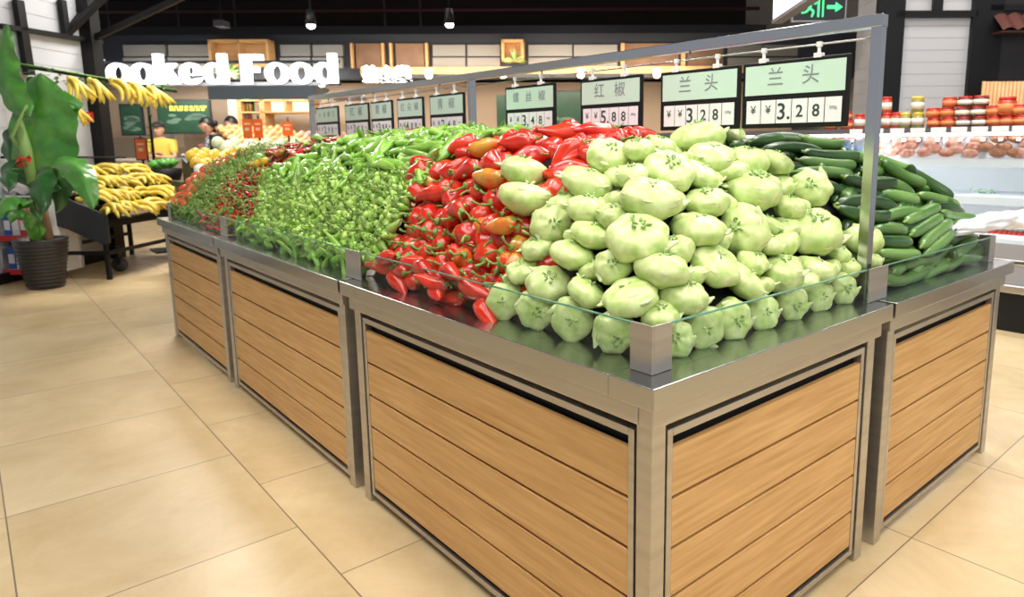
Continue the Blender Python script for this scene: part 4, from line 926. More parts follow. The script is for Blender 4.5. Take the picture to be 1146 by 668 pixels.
MB().box(u0+(u1-u0)*.34, u1, VS+.5, VS+.55, zz2, z1-.04).build('lit_back_panel', mat('lit_back', (.9, .8, .5), .5, emit=(1, .88, .55), es=1.6), wr)
for k in range(14):
    b = MB().lathe([(0, 0), (.035, 0), (.037, .16), (.014, .20), (.013, .27), (0, .272)], 8); uq = u0+(u1-u0)*(.04+.02*k if k < 12 else .2); row = k % 2
    gcol = ('dark green', 'amber')[k % 2]; o = b.build('bottle', mat('bottle_'+gcol.replace(' ', '_'), (.03, .08, .02) if k % 2 == 0 else (.35, .14, .03), .15), None, UV(uq, VS+.35, (zz2 if k < 7 else zz2-.45)+.001), UVROT)
    tag(o, f'{gcol} bottle on the {"upper" if k < 7 else "lower"} wooden shelf behind the dark-haired shoppers', 'bottle', 'bottles on the wooden wall shelves, '+gcol+(' upper' if k < 7 else ' lower'))
ct = thing('food_counter', 'beige serving counter in front of the green menu boards', 'counter', UV(0, 0), -YAW)
u0, u1, z0, z1 = rect(100, 152, 262, 175, 12.0); MB().box(u0, u1, 12.0, 12.6, 0, 1.02).build('body', BEIGE, ct); MB().box(u0-.03, u1+.03, 11.96, 12.65, 1.02, 1.06).build('worktop', mat('counter_top', (.75, .66, .55), .25), ct)
MB().box(u0, u1, 12.0, 12.02, 1.06, 1.42).build('glass_screen', glass_mat('counter_glass', (.9, .92, .9)), ct)
tr2 = [(205, 'flat tray of pale dumplings'), (222, 'tray of browned buns'), (240, 'steel pan of dark stew')]
for px, lab in tr2:
    u, z = pv(px, 160, 12.2); r = thing('food_tray', lab+' on the serving counter', 'tray', UV(u, 12.25, 1.062), -YAW); MB().box(-.13, .13, -.12, .12, 0, .03).build('pan', STEELB, r)
    f = MB(); rd = random.Random(px); cc = {205: (.8, .7, .5), 222: (.55, .28, .10), 240: (.18, .08, .04)}[px]
    for k in range(10): f.lathe([(0, 0), (.04, .01), (.03, .035), (0, .045)], 8, 0, (rd.uniform(-.09, .09), rd.uniform(-.08, .08), .03))
    f.build('food', mat('food_%d' % px, cc, .5), r)

# lit letters
LIT = mat('lit_letter', (1, 1, 1), .4, emit=(.95, .97, 1), es=2.4)
def ell(cx, cy, rx, ry, n=28, a0=0, a1=2*pi, p=1.0):
    return [(cx+rx*cos(a0+(a1-a0)*k/n), cy+ry*sin(a0+(a1-a0)*k/n)) for k in range(n if abs(a1-a0-2*pi) < .01 else n+1)]
def glyph(ch):
    X = .52; W = 0
    if ch == 'o': return [ell(.31, X/2, .31, X/2+.015), ell(.31, X/2, .135, X/2-.055)], .64
    if ch == 'e': return [ell(.31, X/2, .30, X/2+.015, 26, .0, 1.86*pi)+[(.40, .12), (.30, .06), (.22, .10), (.19, .235), (.61, .235)], ell(.31, .335, .095, .12, 16)], .64
    if ch == 'k': return [[(0, 0), (.22, 0), (.22, .17), (.27, .22), (.38, 0), (.64, 0), (.42, .36), (.58, X), (.36, X), (.22, .31), (.22, .76), (0, .76)]], .64
    if ch == 'd': return [ell(.27, X/2, .27, X/2+.015, 26, .15*pi, 1.85*pi)+[(.40, 0), (.62, 0), (.62, .76), (.40, .76), (.40, .45)], ell(.29, X/2, .105, X/2-.06, 20)], .66
    if ch == 'F': return [[(0, 0), (.25, 0), (.25, .29), (.46, .29), (.46, .43), (.25, .43), (.25, .60), (.58, .60), (.58, .74), (0, .74)]], .62
    if ch == 'C': return [ell(.36, .37, .36, .39, 30, .22*pi, 1.78*pi)+[(.52, .15), (.40, .06), (.28, .12), (.24, .37), (.28, .62), (.40, .68), (.52, .58)]], .68
def curve_obj(name, loops, sc, parent, loc, m, depth=.05):
    cu = bpy.data.curves.new(name, 'CURVE'); cu.dimensions = '2D'; cu.fill_mode = 'BOTH'; cu.extrude = depth
    for lp_ in loops:
        s = cu.splines.new('POLY'); s.points.add(len(lp_)-1); s.use_cyclic_u = True
        for p, (x, y) in zip(s.points, lp_): p.co = (x*sc, y*sc, 0, 1)
    o = bpy.data.objects.new('tmp', cu); COL.objects.link(o); dg = bpy.context.evaluated_depsgraph_get(); dg.update()
    me = bpy.data.meshes.new_from_object(o.evaluated_get(dg)); bpy.data.objects.remove(o); me.materials.clear(); me.materials.append(m)
    q = bpy.data.objects.new(name, me); COL.objects.link(q); q.parent = parent; q.location = loc; q.rotation_euler = (pi/2, 0, 0); return q
VL = 12.4
ua, za = pv(121, 94, VL); ub2, _ = pv(380, 94, VL); _, zk = pv(300, 60, VL)
sg = thing('lit_shop_sign', 'large white lit letters of the shop sign spelling two words', 'sign', UV(ua, VL, za), -YAW)
sc = (zk-za)/.76; adv = 0; LS = 'ooked Food'; tot = sum(.34 if c == ' ' else glyph(c)[1] for c in LS); kx = (ub2-ua)/(tot*sc)
for c in LS:
    if c == ' ': adv += .34; continue
    g, w = glyph(c); o = curve_obj('letter', g, sc, sg, (adv*sc*kx, 0, 0), LIT); o.scale = (kx, 1, 1); adv += w
g, w = glyph('C'); o = curve_obj('letter', g, sc, sg, (-.70*sc*kx, 0, 0), LIT); o.scale = (kx, 1, 1)
MB().box(-.5, (ub2-ua), .06, .09, -.03, .03).box(-.5, (ub2-ua), .06, .09, .35, .40).build('mounting_rail', SLATE, sg)
u, z = pv(433, 84.5, VL); s2 = thing('lit_character_sign', 'small lit white Chinese characters beside the large lit letters', 'sign', UV(u, VL, z), -YAW)
for k, ch in enumerate('熟食类'): text('character', ch, .29, s2, ((k-1)*.285, 0, 0), (pi/2, 0, 0), LIT, .03, .012)
# dark service pipes and ceiling lamps
PIPE = mat('dull_red_pipe', (.10, .03, .035), .6)
for py, r, lab in ((9.5, .035, 'thin dull red service pipe running under the dark ceiling'), ):
    u0, z0 = pv(110, py+4, 14.5); u1, z1 = pv(850, py, 14.5); o = MB().tube([(u0, 14.5, z0), (u1, 14.5, z1)], r, 8).build('service_pipe', PIPE, None, UV(0, 0), UVROT); tag(o, lab, 'pipe')
u0, z0 = pv(120, 46, 14.0); u1, z1 = pv(860, 43, 14.0); o = slab('duct_beam', (u0, u1, z0-.1, z0+.3), 14.2, .3, mat('near_black_duct', (.02, .02, .028), .6)); tag(o, 'long near-black duct running above the shop fascia', 'duct')
for px in (120, 198, 262, 430, 470): 
    u, z = pv(px, 10, 15.0); o = slab('ceiling_hanger', (u-.02, u+.02, 3.4, 4.6), 15.0, .03, mat('dim_grey_metal', (.05, .05, .06), .6)); tag(o, 'thin hanger rod dropping from the dark ceiling', 'rod', 'hanger rods under the dark ceiling')
for px, py, lab in ((348, 28, 'round lit ceiling lamp above the last letters of the sign'), (503, 27, 'round lit ceiling lamp above the small lit characters')):
    v = 10.5; u, z = pv(px, py, v); r = thing('ceiling_lamp', lab, 'lamp', UV(u, v, z), -YAW)
    MB().lathe([(0, .22), (.05, .22), (.07, .10), (.075, .0), (.065, 0), (0, .02)], 16).build('housing', BLACK, r); MB().tube([(0, 0, .2), (0, 0, 4.58-z)], .01, 6).build('stem', BLACK, r)
    q = MB().grid(lambda i, j: (.06*sin(pi*i)*cos(2*pi*j), .06*sin(pi*i)*sin(2*pi*j), -.045*cos(pi*i)*-1-.01), 8, 14, closed=True).build('bulb', LAMPW, r)
uq, zq = pv(248, 27, 12); r = thing('ceiling_camera', 'small dark camera hanging under the ceiling above the lit sign', 'camera', UV(uq, 12, zq), -YAW); MB().box(-.08, .08, -.12, .12, -.05, .05).build('body', mat('dim_grey_metal', (.05, .05, .06)), r); MB().box(-.015, .015, -.015, .015, .05, 4.58-zq).build('mount', BLACK, r)

# ================================================================== KIOSK BEHIND THE CHILLER, EXIT SIGN, LIGHT BOX
VK = 7.6
u0, _ = pv(1001, 60, VK); u1 = u0+4.2
siding = MB()
for k in range(24): siding.box(0, u1-u0, .0, .05, .004+k*.125, .125+k*.125); siding.box(0, u1-u0, .008, .05, k*.125, .004+k*.125)
struct(siding.build('wall_kiosk_front', mat('grey_white_panel', (.55, .55, .57), .5), None, UV(u0, VK), UVROT))
siding_wall('wall_kiosk_side', (UV(u0-.18, VK+.62), uvrot(-pi/2)), .6, 4.0, pitch=.14)
fr = thing('kiosk_frame', 'black steel posts and beams framing the white kiosk behind the chiller', 'frame', UV(0, 0), -YAW)
def kb2(px0, py0, px1, py1, nm): slab(nm, rect(px0, py0, px1, py1, VK), VK-.06, .07, BLACK, fr)
kb2(984, -40, 1000, 170, 'post'); kb2(1091, -40, 1106, 170, 'post'); kb2(1000, 13, 1091, 20, 'beam'); kb2(1046, -40, 1052, 13, 'mullion')
slab('beam', (pv(1106, 0, VK)[0], pv(1106, 0, VK)[0]+2.0, pv(1100, 13, VK)[1], pv(1100, 13, VK)[1]+.06), VK-.06, .07, BLACK, fr)
struct(slab('window_1', (pv(1106, 0, VK)[0], u1, pv(1100, 95, VK)[1], 3.0), VK-.03, .03, mat('dark_opening', (.015, .013, .015), .4)))
ea = thing('roof_eave', 'dark red tiled eave with scalloped edge above the dark opening', 'eave', UV(pv(1107, 40, VK)[0], VK-.25, pv(1107, 38, VK)[1]), -YAW)
m = MB(); m.grid(lambda i, j: (1.8*i, .2*j, .03*abs(sin(i*pi*12))+.18*j), 96, 2); m.build('tile_edge', mat('dark_red_tile', (.10, .022, .015), .5), ea); MB().box(0, 1.8, .02, .2, -.02, .0).build('eave_board', mat('brown_board', (.08, .03, .02), .5), ea)
bs = MB(); bu0, _ = pv(1103, 90, VK-.3)
for k in range(28): bs.tube([(bu0+k*.04, VK-.28, 1.0), (bu0+k*.04, VK-.28, pv(1120, 91, VK-.3)[1])], .019, 6)
o = bs.build('bamboo_screen', mat('warm_bamboo', (.78, .42, .18), .5, col2=(.88, .56, .28), vscale=6), None, UV(0, 0), UVROT); tag(o, 'warm bamboo cane screen standing behind the jars', 'screen')
# light box
lb = thing('light_box', 'long white lit overhead light box hanging above the aisle', 'light box', UV(1.76, 5.2), -YAW)
MB().box(0, .012, 0, 1.52, 2.42, 3.05).build('lit_face', mat('lit_face', (1, 1, 1), .4, emit=(.93, .96, 1), es=4), lb); MB().box(.012, .09, 0, 1.52, 2.40, 3.07).box(-.005, .09, -.02, 1.54, 2.385, 2.42).build('casing', mat('casing_grey', (.45, .46, .5), .4, .5), lb)
st = MB(); rd = random.Random(8)
for k in range(9): y = .1+k*.155; hh = rd.uniform(.15, .35); st.box(-.003, 0, y, y+.02, 2.6, 2.6+hh)
st.build('pale_strokes', mat('pale_blue_print', (.45, .55, .72), .5, emit=(.45, .6, .9), es=.5), lb)
for y in (.2, 1.3): MB().tube([(.05, y, 3.05), (.05, y, 4.6)], .008, 6).build('hanger', BLACK, lb)
ex = thing('exit_sign', 'black hanging exit sign with green running figure, door and arrow', 'sign', UV(*[pv(917, 8, 7.6)[0], 7.6], pv(917, 8, 7.6)[1]), -YAW)
w = (pv(946, 8, 7.6)[0]-pv(888, 8, 7.6)[0])/2; h = .135
MB().box(-w-.012, w+.012, .0, .05, -h-.012, h+.012).build('sign_frame', mat('casing_grey', (.45, .46, .5)), ex); MB().box(-w, w, -.004, 0, -h, h).build('sign_face', SLATE, ex)
GRE = mat('exit_green', (.05, .8, .25), .4, emit=(.08, .85, .28), es=1.1)
ar = lambda a, b, d: (a, d, b)
MB().prism([(.08, -.018), (.17, -.018), (.17, -.05), (.245, 0), (.17, .05), (.17, .018), (.08, .018)], ar, -.008, -.004).build('arrow', GRE, ex, fix=True)
MB().box(-.02, .0, -.008, -.004, -.1, .1).box(-.02, .045, -.008, -.004, .085, .1).box(.03, .045, -.008, -.004, -.1, .1).build('door_symbol', GRE, ex)
f = MB(); f.lathe([(0, -.002), (.02, -.002), (.02, .002), (0, .002)], 12)
f.v = [(x-.075, -.006+z, y+.085) for x, y, z in f.v]
for a, b, ww in (((-.085, .06), (-.105, -.01), .03), ((-.105, -.01), (-.06, -.045), .02), ((-.06, -.045), (-.08, -.10), .018), ((-.105, -.01), (-.14, -.05), .02), ((-.14, -.05), (-.19, -.06), .016), ((-.09, .05), (-.04, .03), .014), ((-.04, .03), (-.025, .06), .012), ((-.09, .05), (-.14, .03), .014), ((-.14, .03), (-.15, -.01), .012)):
    a = Vector(a); b = Vector(b); t = (b-a).normalized(); n = Vector((-t.y, t.x))*ww/2; f.prism([tuple(a-n), tuple(b-n), tuple(b+n), tuple(a+n)], ar, -.008, -.004)
f.build('running_figure', GRE, ex)
MB().tube([(-.2, .02, h), (-.2, .02, 4.6-pv(917, 8, 7.6)[1])], .008, 6).build('hanger', BLACK, ex)

# ================================================================== CHILLER
FX = 4.1
CW = mat('chiller_white', (.85, .88, .9), .4); CB = mat('pale_blue_edge', (.62, .72, .82), .4); TUBE = mat('chiller_tube', (1, 1, 1), .4, emit=(.93, .97, 1), es=10.0)
ch = thing('open_chiller', 'long white open chiller cabinet with lit shelves along the aisle', 'chiller', (FX, -.8, 0)); CLn = 4.6
MB().box(.85, .95, 0, CLn, .3, 1.34).box(.1, .95, 0, .04, .35, 1.34).box(.1, .95, CLn-.04, CLn, .35, 1.34).box(.1, .95, 0, CLn, .30, .36).build('body', CW, ch)
MB().box(.0, .95, 0, CLn, 1.335, 1.372).build('top_shelf', mat('dark_grey_shelf', (.12, .11, .13), .4), ch)
MB().box(.12, .95, 0, CLn, 0, .30).build('plinth', BLACK, ch)
MB().box(.07, .12, 0, CLn, .27, .33).build('bumper', STEELB, ch, bevel=.01); MB().box(.08, .12, 0, CLn, .46, .50).build('bumper', STEELB, ch, bevel=.01); MB().box(.085, .13, 0, CLn, .33, .60).build('lower_front', mat('grey_front', (.3, .3, .32), .4), ch)
for z, x in ((1.15, .08), (.90, .06), (.62, .10)):
    MB().box(x, .85, .04, CLn-.04, z-.02, z).build('shelf', CW, ch); MB().box(x-.012, x, .04, CLn-.04, z-.045, z+.008).build('price_rail', CB, ch)
for z, x in ((1.325, .10), (1.12, .14), (.87, .14)):
    MB().tube([(x, .06, z), (x, CLn-.06, z)], .010, 6).build('light_tube', TUBE, ch)
LIDR = mat('red_lid', (.62, .03, .025), .35); LIDY = mat('yellow_lid', (.80, .62, .05), .35); LABW = mat('paper_label', (.85, .80, .70), .5)
def jar_proto(name, r, h, body, lid, lab):
    m = MB().lathe([(0, 0), (r*.9, 0), (r, h*.06), (r, h*.74), (r*.86, h*.82), (0, h*.82)], 16); o = m.build(name, body)
    MB().lathe([(0, h*.80), (r*.9, h*.80), (r*.92, h*.98), (0, h)], 16).build('lid', lid, o); MB().lathe([(r*1.01, h*.2), (r*1.015, h*.2), (r*1.015, h*.62), (r*1.01, h*.62)], 16).build('label', lab, o); return o
JB = mat('pickle_glass', (.30, .28, .08), .2, coat=.5); JR = mat('chilli_sauce', (.52, .07, .02), .25, coat=.5); JD = mat('dark_sauce', (.12, .05, .03), .25, coat=.5)
JP = {'Y': jar_proto('jar', .042, .11, JB, LIDY, LABW), 'T': jar_proto('jar', .038, .115, JR, LIDR, LABW), 'S': jar_proto('jar', .047, .068, JR, LIDR, mat('orange_label', (.75, .25, .08), .5)), 'D': jar_proto('jar', .047, .068, JD, LIDR, LABW), 'B': jar_proto('jar', .055, .12, JR, LIDR, mat('orange_label', (.75, .25, .08)))}
JH = {'Y': .11, 'T': .115, 'S': .068, 'D': .068, 'B': .12}; JN = {'Y': 'yellow-lidded pickle jar', 'T': 'tall red-lidded jar', 'S': 'squat red sauce tub', 'D': 'squat dark sauce tub', 'B': 'round-bodied red jar'}
ju = set()
stacks = [(930, 'SS'), (948, 'SS'), (962, 'T'), (992, 'TT'), (1003, 'T'), (1013, 'Y'), (1027, 'YY'), (1045, 'SS'), (1061, 'SSS'), (1078, 'DDD'), (1096, 'DDD'), (1113, 'SS'), (1127, 'SB'), (1142, 'SS'), (1158, 'SS')]
for n, (px, s) in enumerate(stacks):
    y = on(px, 140, 'x', FX+.07).y; z = 1.3725
    for lv, k in enumerate(s):
        if k in ju: o = copy_tree(JP[k])
        else: ju.add(k); o = JP[k]
        o.location = (FX+.07, y+(.01 if lv % 2 else 0), z); z += JH[k]
        where = 'at the bottom' if lv == 0 and len(s) > 1 else 'standing singly' if len(s) == 1 else 'at the top' if lv == len(s)-1 else 'in the middle'
        if n < 3: rel = f'{ORD[2-n]} stack before the steel end post'
        else: rel = f'{ORD[n-3]} stack past the steel end post'.replace('nearest', 'first')
        tag(o, f'{JN[k]} {where}, {rel}', 'jar', 'jars on top of the chiller')
for n in range(9):
    y = on(958+n*23, 150, 'x', FX).y; o = MB().box(FX-.004, FX-.001, y-.05, y+.05, 1.338, 1.372).build('shelf_ticket', mat('ticket_white', (.85, .88, .92), .4)); tag(o, 'small white price ticket on the dark shelf edge under the jars', 'ticket', 'price tickets under the jars')
PINK = mat('pink_meat', (.50, .14, .08), .4, col2=(.72, .42, .30), vscale=40); BRN = mat('brown_meat', (.26, .08, .03), .4, col2=(.50, .22, .10), vscale=40); FOAM = mat('white_foam', (.88, .88, .9), .5); FILM = glass_mat('cling_film', (.97, .98, .99), .15, .35)
def pack_proto(m, seed, n=4):
    r = MB(); r.box(-.075, .075, -.012, .012, 0, .145); o = r.build('meat_pack', FOAM, bevel=.006); rd = random.Random(seed); f = MB()
    for k in range(n):
        c = Vector((rd.uniform(-.04, .04), -.018, .03+.09*k/(n-1)+rd.uniform(-.005, .01)))
        f.grid(lambda i, j, c=c: c+Vector((.05*sin(pi*i)*cos(2*pi*j), .014*cos(pi*i), .030*sin(pi*i)*sin(2*pi*j))), 8, 12, closed=True)
    f.build('meat', m, o); MB().box(-.07, .07, -.036, -.034, .005, .14).build('film', FILM, o); MB().box(.03, .055, -.0375, -.0365, .10, .12).build('sticker', CARD, o); return o
PKP = [pack_proto(PINK, 1), pack_proto(BRN, 2, 3), pack_proto(PINK, 3, 3)]; pu = set()
def pk(k):
    if k in pu: return copy_tree(PKP[k])
    pu.add(k); return PKP[k]
pxs = [(968, 0), (985, 2), (1003, 0), (1019, 2), (1040, 0), (1065, 0), (1090, 2), (1109, 1), (1129, 1), (1149, 0), (1166, 1)]
for n, (px, k) in enumerate(pxs):
    o = pk(k); p = on(px, 178, 'x', FX+.14); o.scale = (1.15,)*3; o.location = (FX+.14, p.y, 1.153); o.rotation_euler = (-.30, 0, -pi/2); o.rotation_euler = Matrix.Rotation(-pi/2, 3, 'Z').to_euler(); o.rotation_euler = (Matrix.Rotation(-pi/2, 3, 'Z') @ Matrix.Rotation(-.28, 3, 'X')).to_euler()
    tag(o, f'{("pink", "brown", "pink")[k]} meat pack leaning on the upper chiller shelf, {ORD[n-1] if n else "one hidden"} past the steel end post'.replace('nearest past', 'first past').replace('one hidden past', 'just before'), 'meat pack', 'meat packs on the upper chiller shelf')
for n in range(9):
    px = 850+n*12; k = n % 3; o = pk(k); y = on(px, 178, 'x', FX+.14).y+.1*n*0; o.location = (FX+.14, y, 1.153); o.rotation_euler = (Matrix.Rotation(-pi/2, 3, 'Z') @ Matrix.Rotation(-.28, 3, 'X')).to_euler(); tag(o, 'meat pack on the upper chiller shelf, showing below the price signs', 'meat pack', 'meat packs seen below the price signs')
BLUP = mat('blue_pouch', (.10, .30, .62), .35, col2=(.75, .82, .9), vscale=12)
for n in range(6):
    px = 903+n*15; p = on(px, 150, 'x', FX+.06); m = MB(); m.grid(lambda i, j: (.02*sin(pi*i)*sin(2*pi*j)*1.0, .045*cos(2*pi*j)*(.9+.1*sin(pi*i)), .14*i), 8, 12, closed=True); o = m.build('milk_pouch', BLUP, None, (FX+.05, p.y, 1.155)); tag(o, f'blue and white pouch on the upper chiller shelf, {ORD[5-n]} from the steel end post'.replace('nearest from', 'nearest'), 'pouch', 'blue pouches on the chiller shelf')
GRP = mat('green_herbs', (.06, .25, .08), .5, col2=(.3, .5, .3), vscale=40)
p = on(1099, 214, 'x', FX+.15); r = thing('herb_pack', 'small pack of green herbs alone on the bright middle chiller shelf', 'herb pack', (FX+.15, p.y, .902), -pi/2)
MB().box(-.09, .09, -.05, .05, 0, .012).build('tray', FOAM, r); m = MB(); rd = random.Random(1)
for k in range(40): a = rd.uniform(0, 6.28); c = Vector((rd.uniform(-.07, .07), rd.uniform(-.04, .04), .015+rd.uniform(0, .03))); m.add([c, c+Vector((cos(a)*.02, sin(a)*.02, .012)), c+Vector((cos(a)*.035, sin(a)*.035, 0)), c+Vector((cos(a+.6)*.02, sin(a+.6)*.02, .012))], [(0, 1, 2, 3)])
m.build('herbs', GRP, r)
TRED = mat('tomato_tray_fruit', (.70, .06, .04), .3, coat=.5)
for n, px in enumerate((1040, 1062, 1085, 1108, 1131, 1154)):
    for lv in range(2):
        p = on(px, 240, 'x', FX+.2); r = thing('tomato_tray', f'white tray of small red tomatoes, {"upper" if lv else "lower"} layer, {ORD[n]} from the cucumbers'.replace('nearest from', 'nearest to'), 'tray', (FX+.2, p.y, .622+lv*.075), -pi/2, 'tomato trays on the lower chiller shelf')
        MB().box(-.065, .065, -.05, .05, 0, .03).build('tray', FOAM, r, bevel=.004); m = MB()
        for a in range(4):
            for b in range(3): m.grid(lambda i, j, a=a, b=b: (-.045+.03*a+.016*sin(pi*i)*cos(2*pi*j), -.03+.03*b+.016*sin(pi*i)*sin(2*pi*j), .038+.016*cos(pi*i)), 6, 8, closed=True)
        m.build('tomatoes', TRED, r)
for n in range(4):
    r = thing('greens_pack', f'pack of dark leafy greens in the lowest chiller deck, {ORD[n]} to the stand corner'.replace('deck, nearest', 'deck, closest'), 'greens pack', (FX+.22, -.1+n*.22, .365+.0), -pi/2, 'packs of greens in the lowest deck'); MB().box(-.09, .09, -.07, .07, 0, .02).build('tray', FOAM, r)
    m = MB(); rd = random.Random(n)
    for k in range(40): a = rd.uniform(0, 6.28); c = Vector((rd.uniform(-.08, .08), rd.uniform(-.06, .06), .02+rd.uniform(0, .05))); m.add([c, c+Vector((cos(a)*.03, sin(a)*.03, .012)), c+Vector((cos(a)*.05, sin(a)*.05, 0)), c+Vector((cos(a+.6)*.03, sin(a+.6)*.03, .012))], [(0, 1, 2, 3)])
    m.build('leaves', GRP, r)

# ================================================================== FRUIT TABLES BEYOND THE ISLAND
def table(name, lab, x0, x1, y0, y1, z):
    r = thing('fruit_table', lab, 'display table', ((x0+x1)/2, (y0+y1)/2, 0)); w = (x1-x0)/2; d = (y1-y0)/2
    MB().box(-w, w, -d, d, z-.05, z).build('top', BLACK, r); MB().box(-w+.05, w-.05, -d+.05, d-.05, .1, z-.05).build('slatted_body', WOODY, r)
    for sx in (-1, 1):
        for sy in (-1, 1): MB().box(sx*(w-.05)-.03, sx*(w-.05)+.03, sy*(d-.05)-.03, sy*(d-.05)+.03, 0, z-.05).build('leg', STEEL, r)
table('t', 'black-topped wooden table under the yellow mangoes beyond the island', .66, 2.0, 6.0, 7.2, .92)
table('t', 'far black-topped wooden table under the oranges and apples', 1.5, 3.5, 7.6, 9.2, .95)
MANG = mat('mango_skin', (.85, .50, .03), .35, col2=(.90, .68, .12), vscale=8, rand=.1); NET = mat('white_foam_net', (.88, .88, .84), .6); ORN = mat('orange_skin', (.90, .36, .07), .4, col2=(.95, .62, .35), vscale=10, rand=.12); PALE = mat('pale_melon', (.62, .70, .42), .4, col2=(.80, .82, .62), vscale=8); APP = mat('pink_apple', (.80, .28, .22), .3, col2=(.90, .70, .50), vscale=7, rand=.12)
def ball(name, r, sz, m, seg=14, net=False, stemc=True):
    b = MB().grid(lambda i, j: (r*sin(pi*i)*cos(2*pi*j)*(1-.05*cos(pi*i)), r*sin(pi*i)*sin(2*pi*j), -sz*cos(pi*i)), 10, seg, closed=True); o = b.build(name, m)
    if net: MB().grid(lambda i, j: ((r*1.06)*sin(pi*(.3+.45*i))*cos(2*pi*j), r*1.06*sin(pi*(.3+.45*i))*sin(2*pi*j), -sz*1.06*cos(pi*(.3+.45*i))+.002*sin(12*pi*j)), 6, 20, closed=True).build('foam_net', NET, o)
    elif stemc: MB().tube([(0, 0, sz*.93), (0, 0, sz*1.08)], .004, 5).build('stem', STEM, o)
    return o
MG = [ball('mango', .05, .062, MANG), ball('mango', .052, .062, MANG, net=True)]; OG = ball('orange', .042, .041, ORN); PM = ball('melon', .075, .062, PALE); AP = ball('apple', .045, .040, APP)
fu = set(); rf = random.Random(4)
def fr_(p):
    if p.name in fu: return copy_tree(p)
    fu.add(p.name); return p
def pile(p, x0, x1, y0, y1, z0, z1, pitch, lab, cat, grp, pick=None):
    y = y0; row = 0
    while y <= y1:
        x = x0+(pitch/2 if row % 2 else 0); z = z0+(z1-z0)*min(1, (y-y0)/(y1-y0))
        while x <= x1:
            q = p if not isinstance(p, list) else p[1 if rf.random() < .35 and row < 3 else 0]
            o = fr_(q); o.location = (x+rf.uniform(-.01, .01), y, z+rf.uniform(-.01, .015)); o.rotation_euler = (rf.uniform(-1.2, 1.2), rf.uniform(-1.2, 1.2), rf.uniform(0, 6))
            net = ' in a white foam net' if isinstance(p, list) and q is p[1] else ''
            tag(o, lab.replace('#', net), cat, grp+net); x += pitch
        y += pitch*.86; row += 1
pile(MG, .72, 1.7, 6.06, 6.7, 1.00, 1.20, .10, 'yellow mango# on the table beyond the island', 'mango', 'mangoes beyond the island')
pile(PM, 1.1, 1.95, 6.8, 7.1, 1.22, 1.28, .16, 'pale green melon behind the yellow mangoes', 'melon', 'pale melons behind the mangoes')
pile(OG, 1.6, 2.5, 7.7, 9.0, 1.15, 1.50, .088, 'orange in the sloping heap on the far table', 'orange', 'oranges heaped on the far table')
pile(AP, 2.6, 3.4, 7.7, 9.0, 1.15, 1.44, .095, 'pink and yellow apple in the heap beside the oranges', 'apple', 'apples beside the oranges')
for nm, x0, x1, y0, y1, za_, zb_ in (('mango_mound', .68, 1.75, 6.02, 6.74, .96, 1.15), ('melon_mound', 1.0, 1.98, 6.76, 7.18, 1.15, 1.20), ('orange_mound', 1.52, 3.46, 7.64, 9.1, 1.10, 1.42)):
    m = MB(); m.add([(x0, y0, .92 if y0 < 7.3 else .95), (x1, y0, .92 if y0 < 7.3 else .95), (x1, y1, .92 if y0 < 7.3 else .95), (x0, y1, .92 if y0 < 7.3 else .95), (x0, y0, za_), (x1, y0, za_), (x1, y1, zb_), (x0, y1, zb_)], [(3, 2, 1, 0), (4, 5, 6, 7), (0, 1, 5, 4), (1, 2, 6, 5), (2, 3, 7, 6), (3, 0, 4, 7)])
    o = m.build('display_riser', BLACK); tag(o, {'mango_mound': 'black sloping riser under the mangoes', 'melon_mound': 'black riser under the pale melons', 'orange_mound': 'black sloping riser under the oranges and apples'}[nm], 'riser')
# green vegetable tub
tb = thing('vegetable_tub', 'black tub of leafy greens on a post just past the tomatoes', 'tub', UV(-5.12, 8.35)); MB().lathe([(0, .84), (.16, .84), (.21, 1.0), (.20, 1.0), (.15, .87), (0, .87)], 20).build('tub', BLACK, tb); MB().box(-.05, .05, -.05, .05, .02, .84).box(-.2, .2, -.2, .2, 0, .02).build('pedestal', BLACK, tb)
LG2 = mat('lettuce', (.05, .26, .04), .45, col2=(.14, .42, .08), vscale=20)
for k in range(7):
    a = k*2.4; R = .11*sqrt(k/7); m = MB(); sd = k*3.1
    m.grid(lambda i, j: (.07*sin(pi*i)*cos(2*pi*j)*(1+.15*sin(6*pi*j+sd+8*i)), .07*sin(pi*i)*sin(2*pi*j)*(1+.15*sin(10*pi*j+sd)), -.05*cos(pi*i)*(1+.2*sin(8*pi*j))), 10, 24, closed=True)
    o = m.build('lettuce_head', LG2, None, UV(-5.12, 8.35, 1.03+.02*(k % 3))+Vector((R*cos(a), R*sin(a), 0))); tag(o, 'green lettuce head in the black tub past the tomatoes', 'lettuce', 'lettuce heads in the tub')
tag_card(277, 144, 8.2, .11, .22, 'orange price card beside the dark-haired shoppers, nearest to them', pole=.3, frame=False)
tag_card(289, 144, 8.3, .11, .22, 'orange price card next to the one nearest the shoppers', pole=.3, frame=False)
tag_card(322, 144, 8.6, .13, .17, 'orange price card standing among the oranges before the far rail post', pole=.25, frame=False)

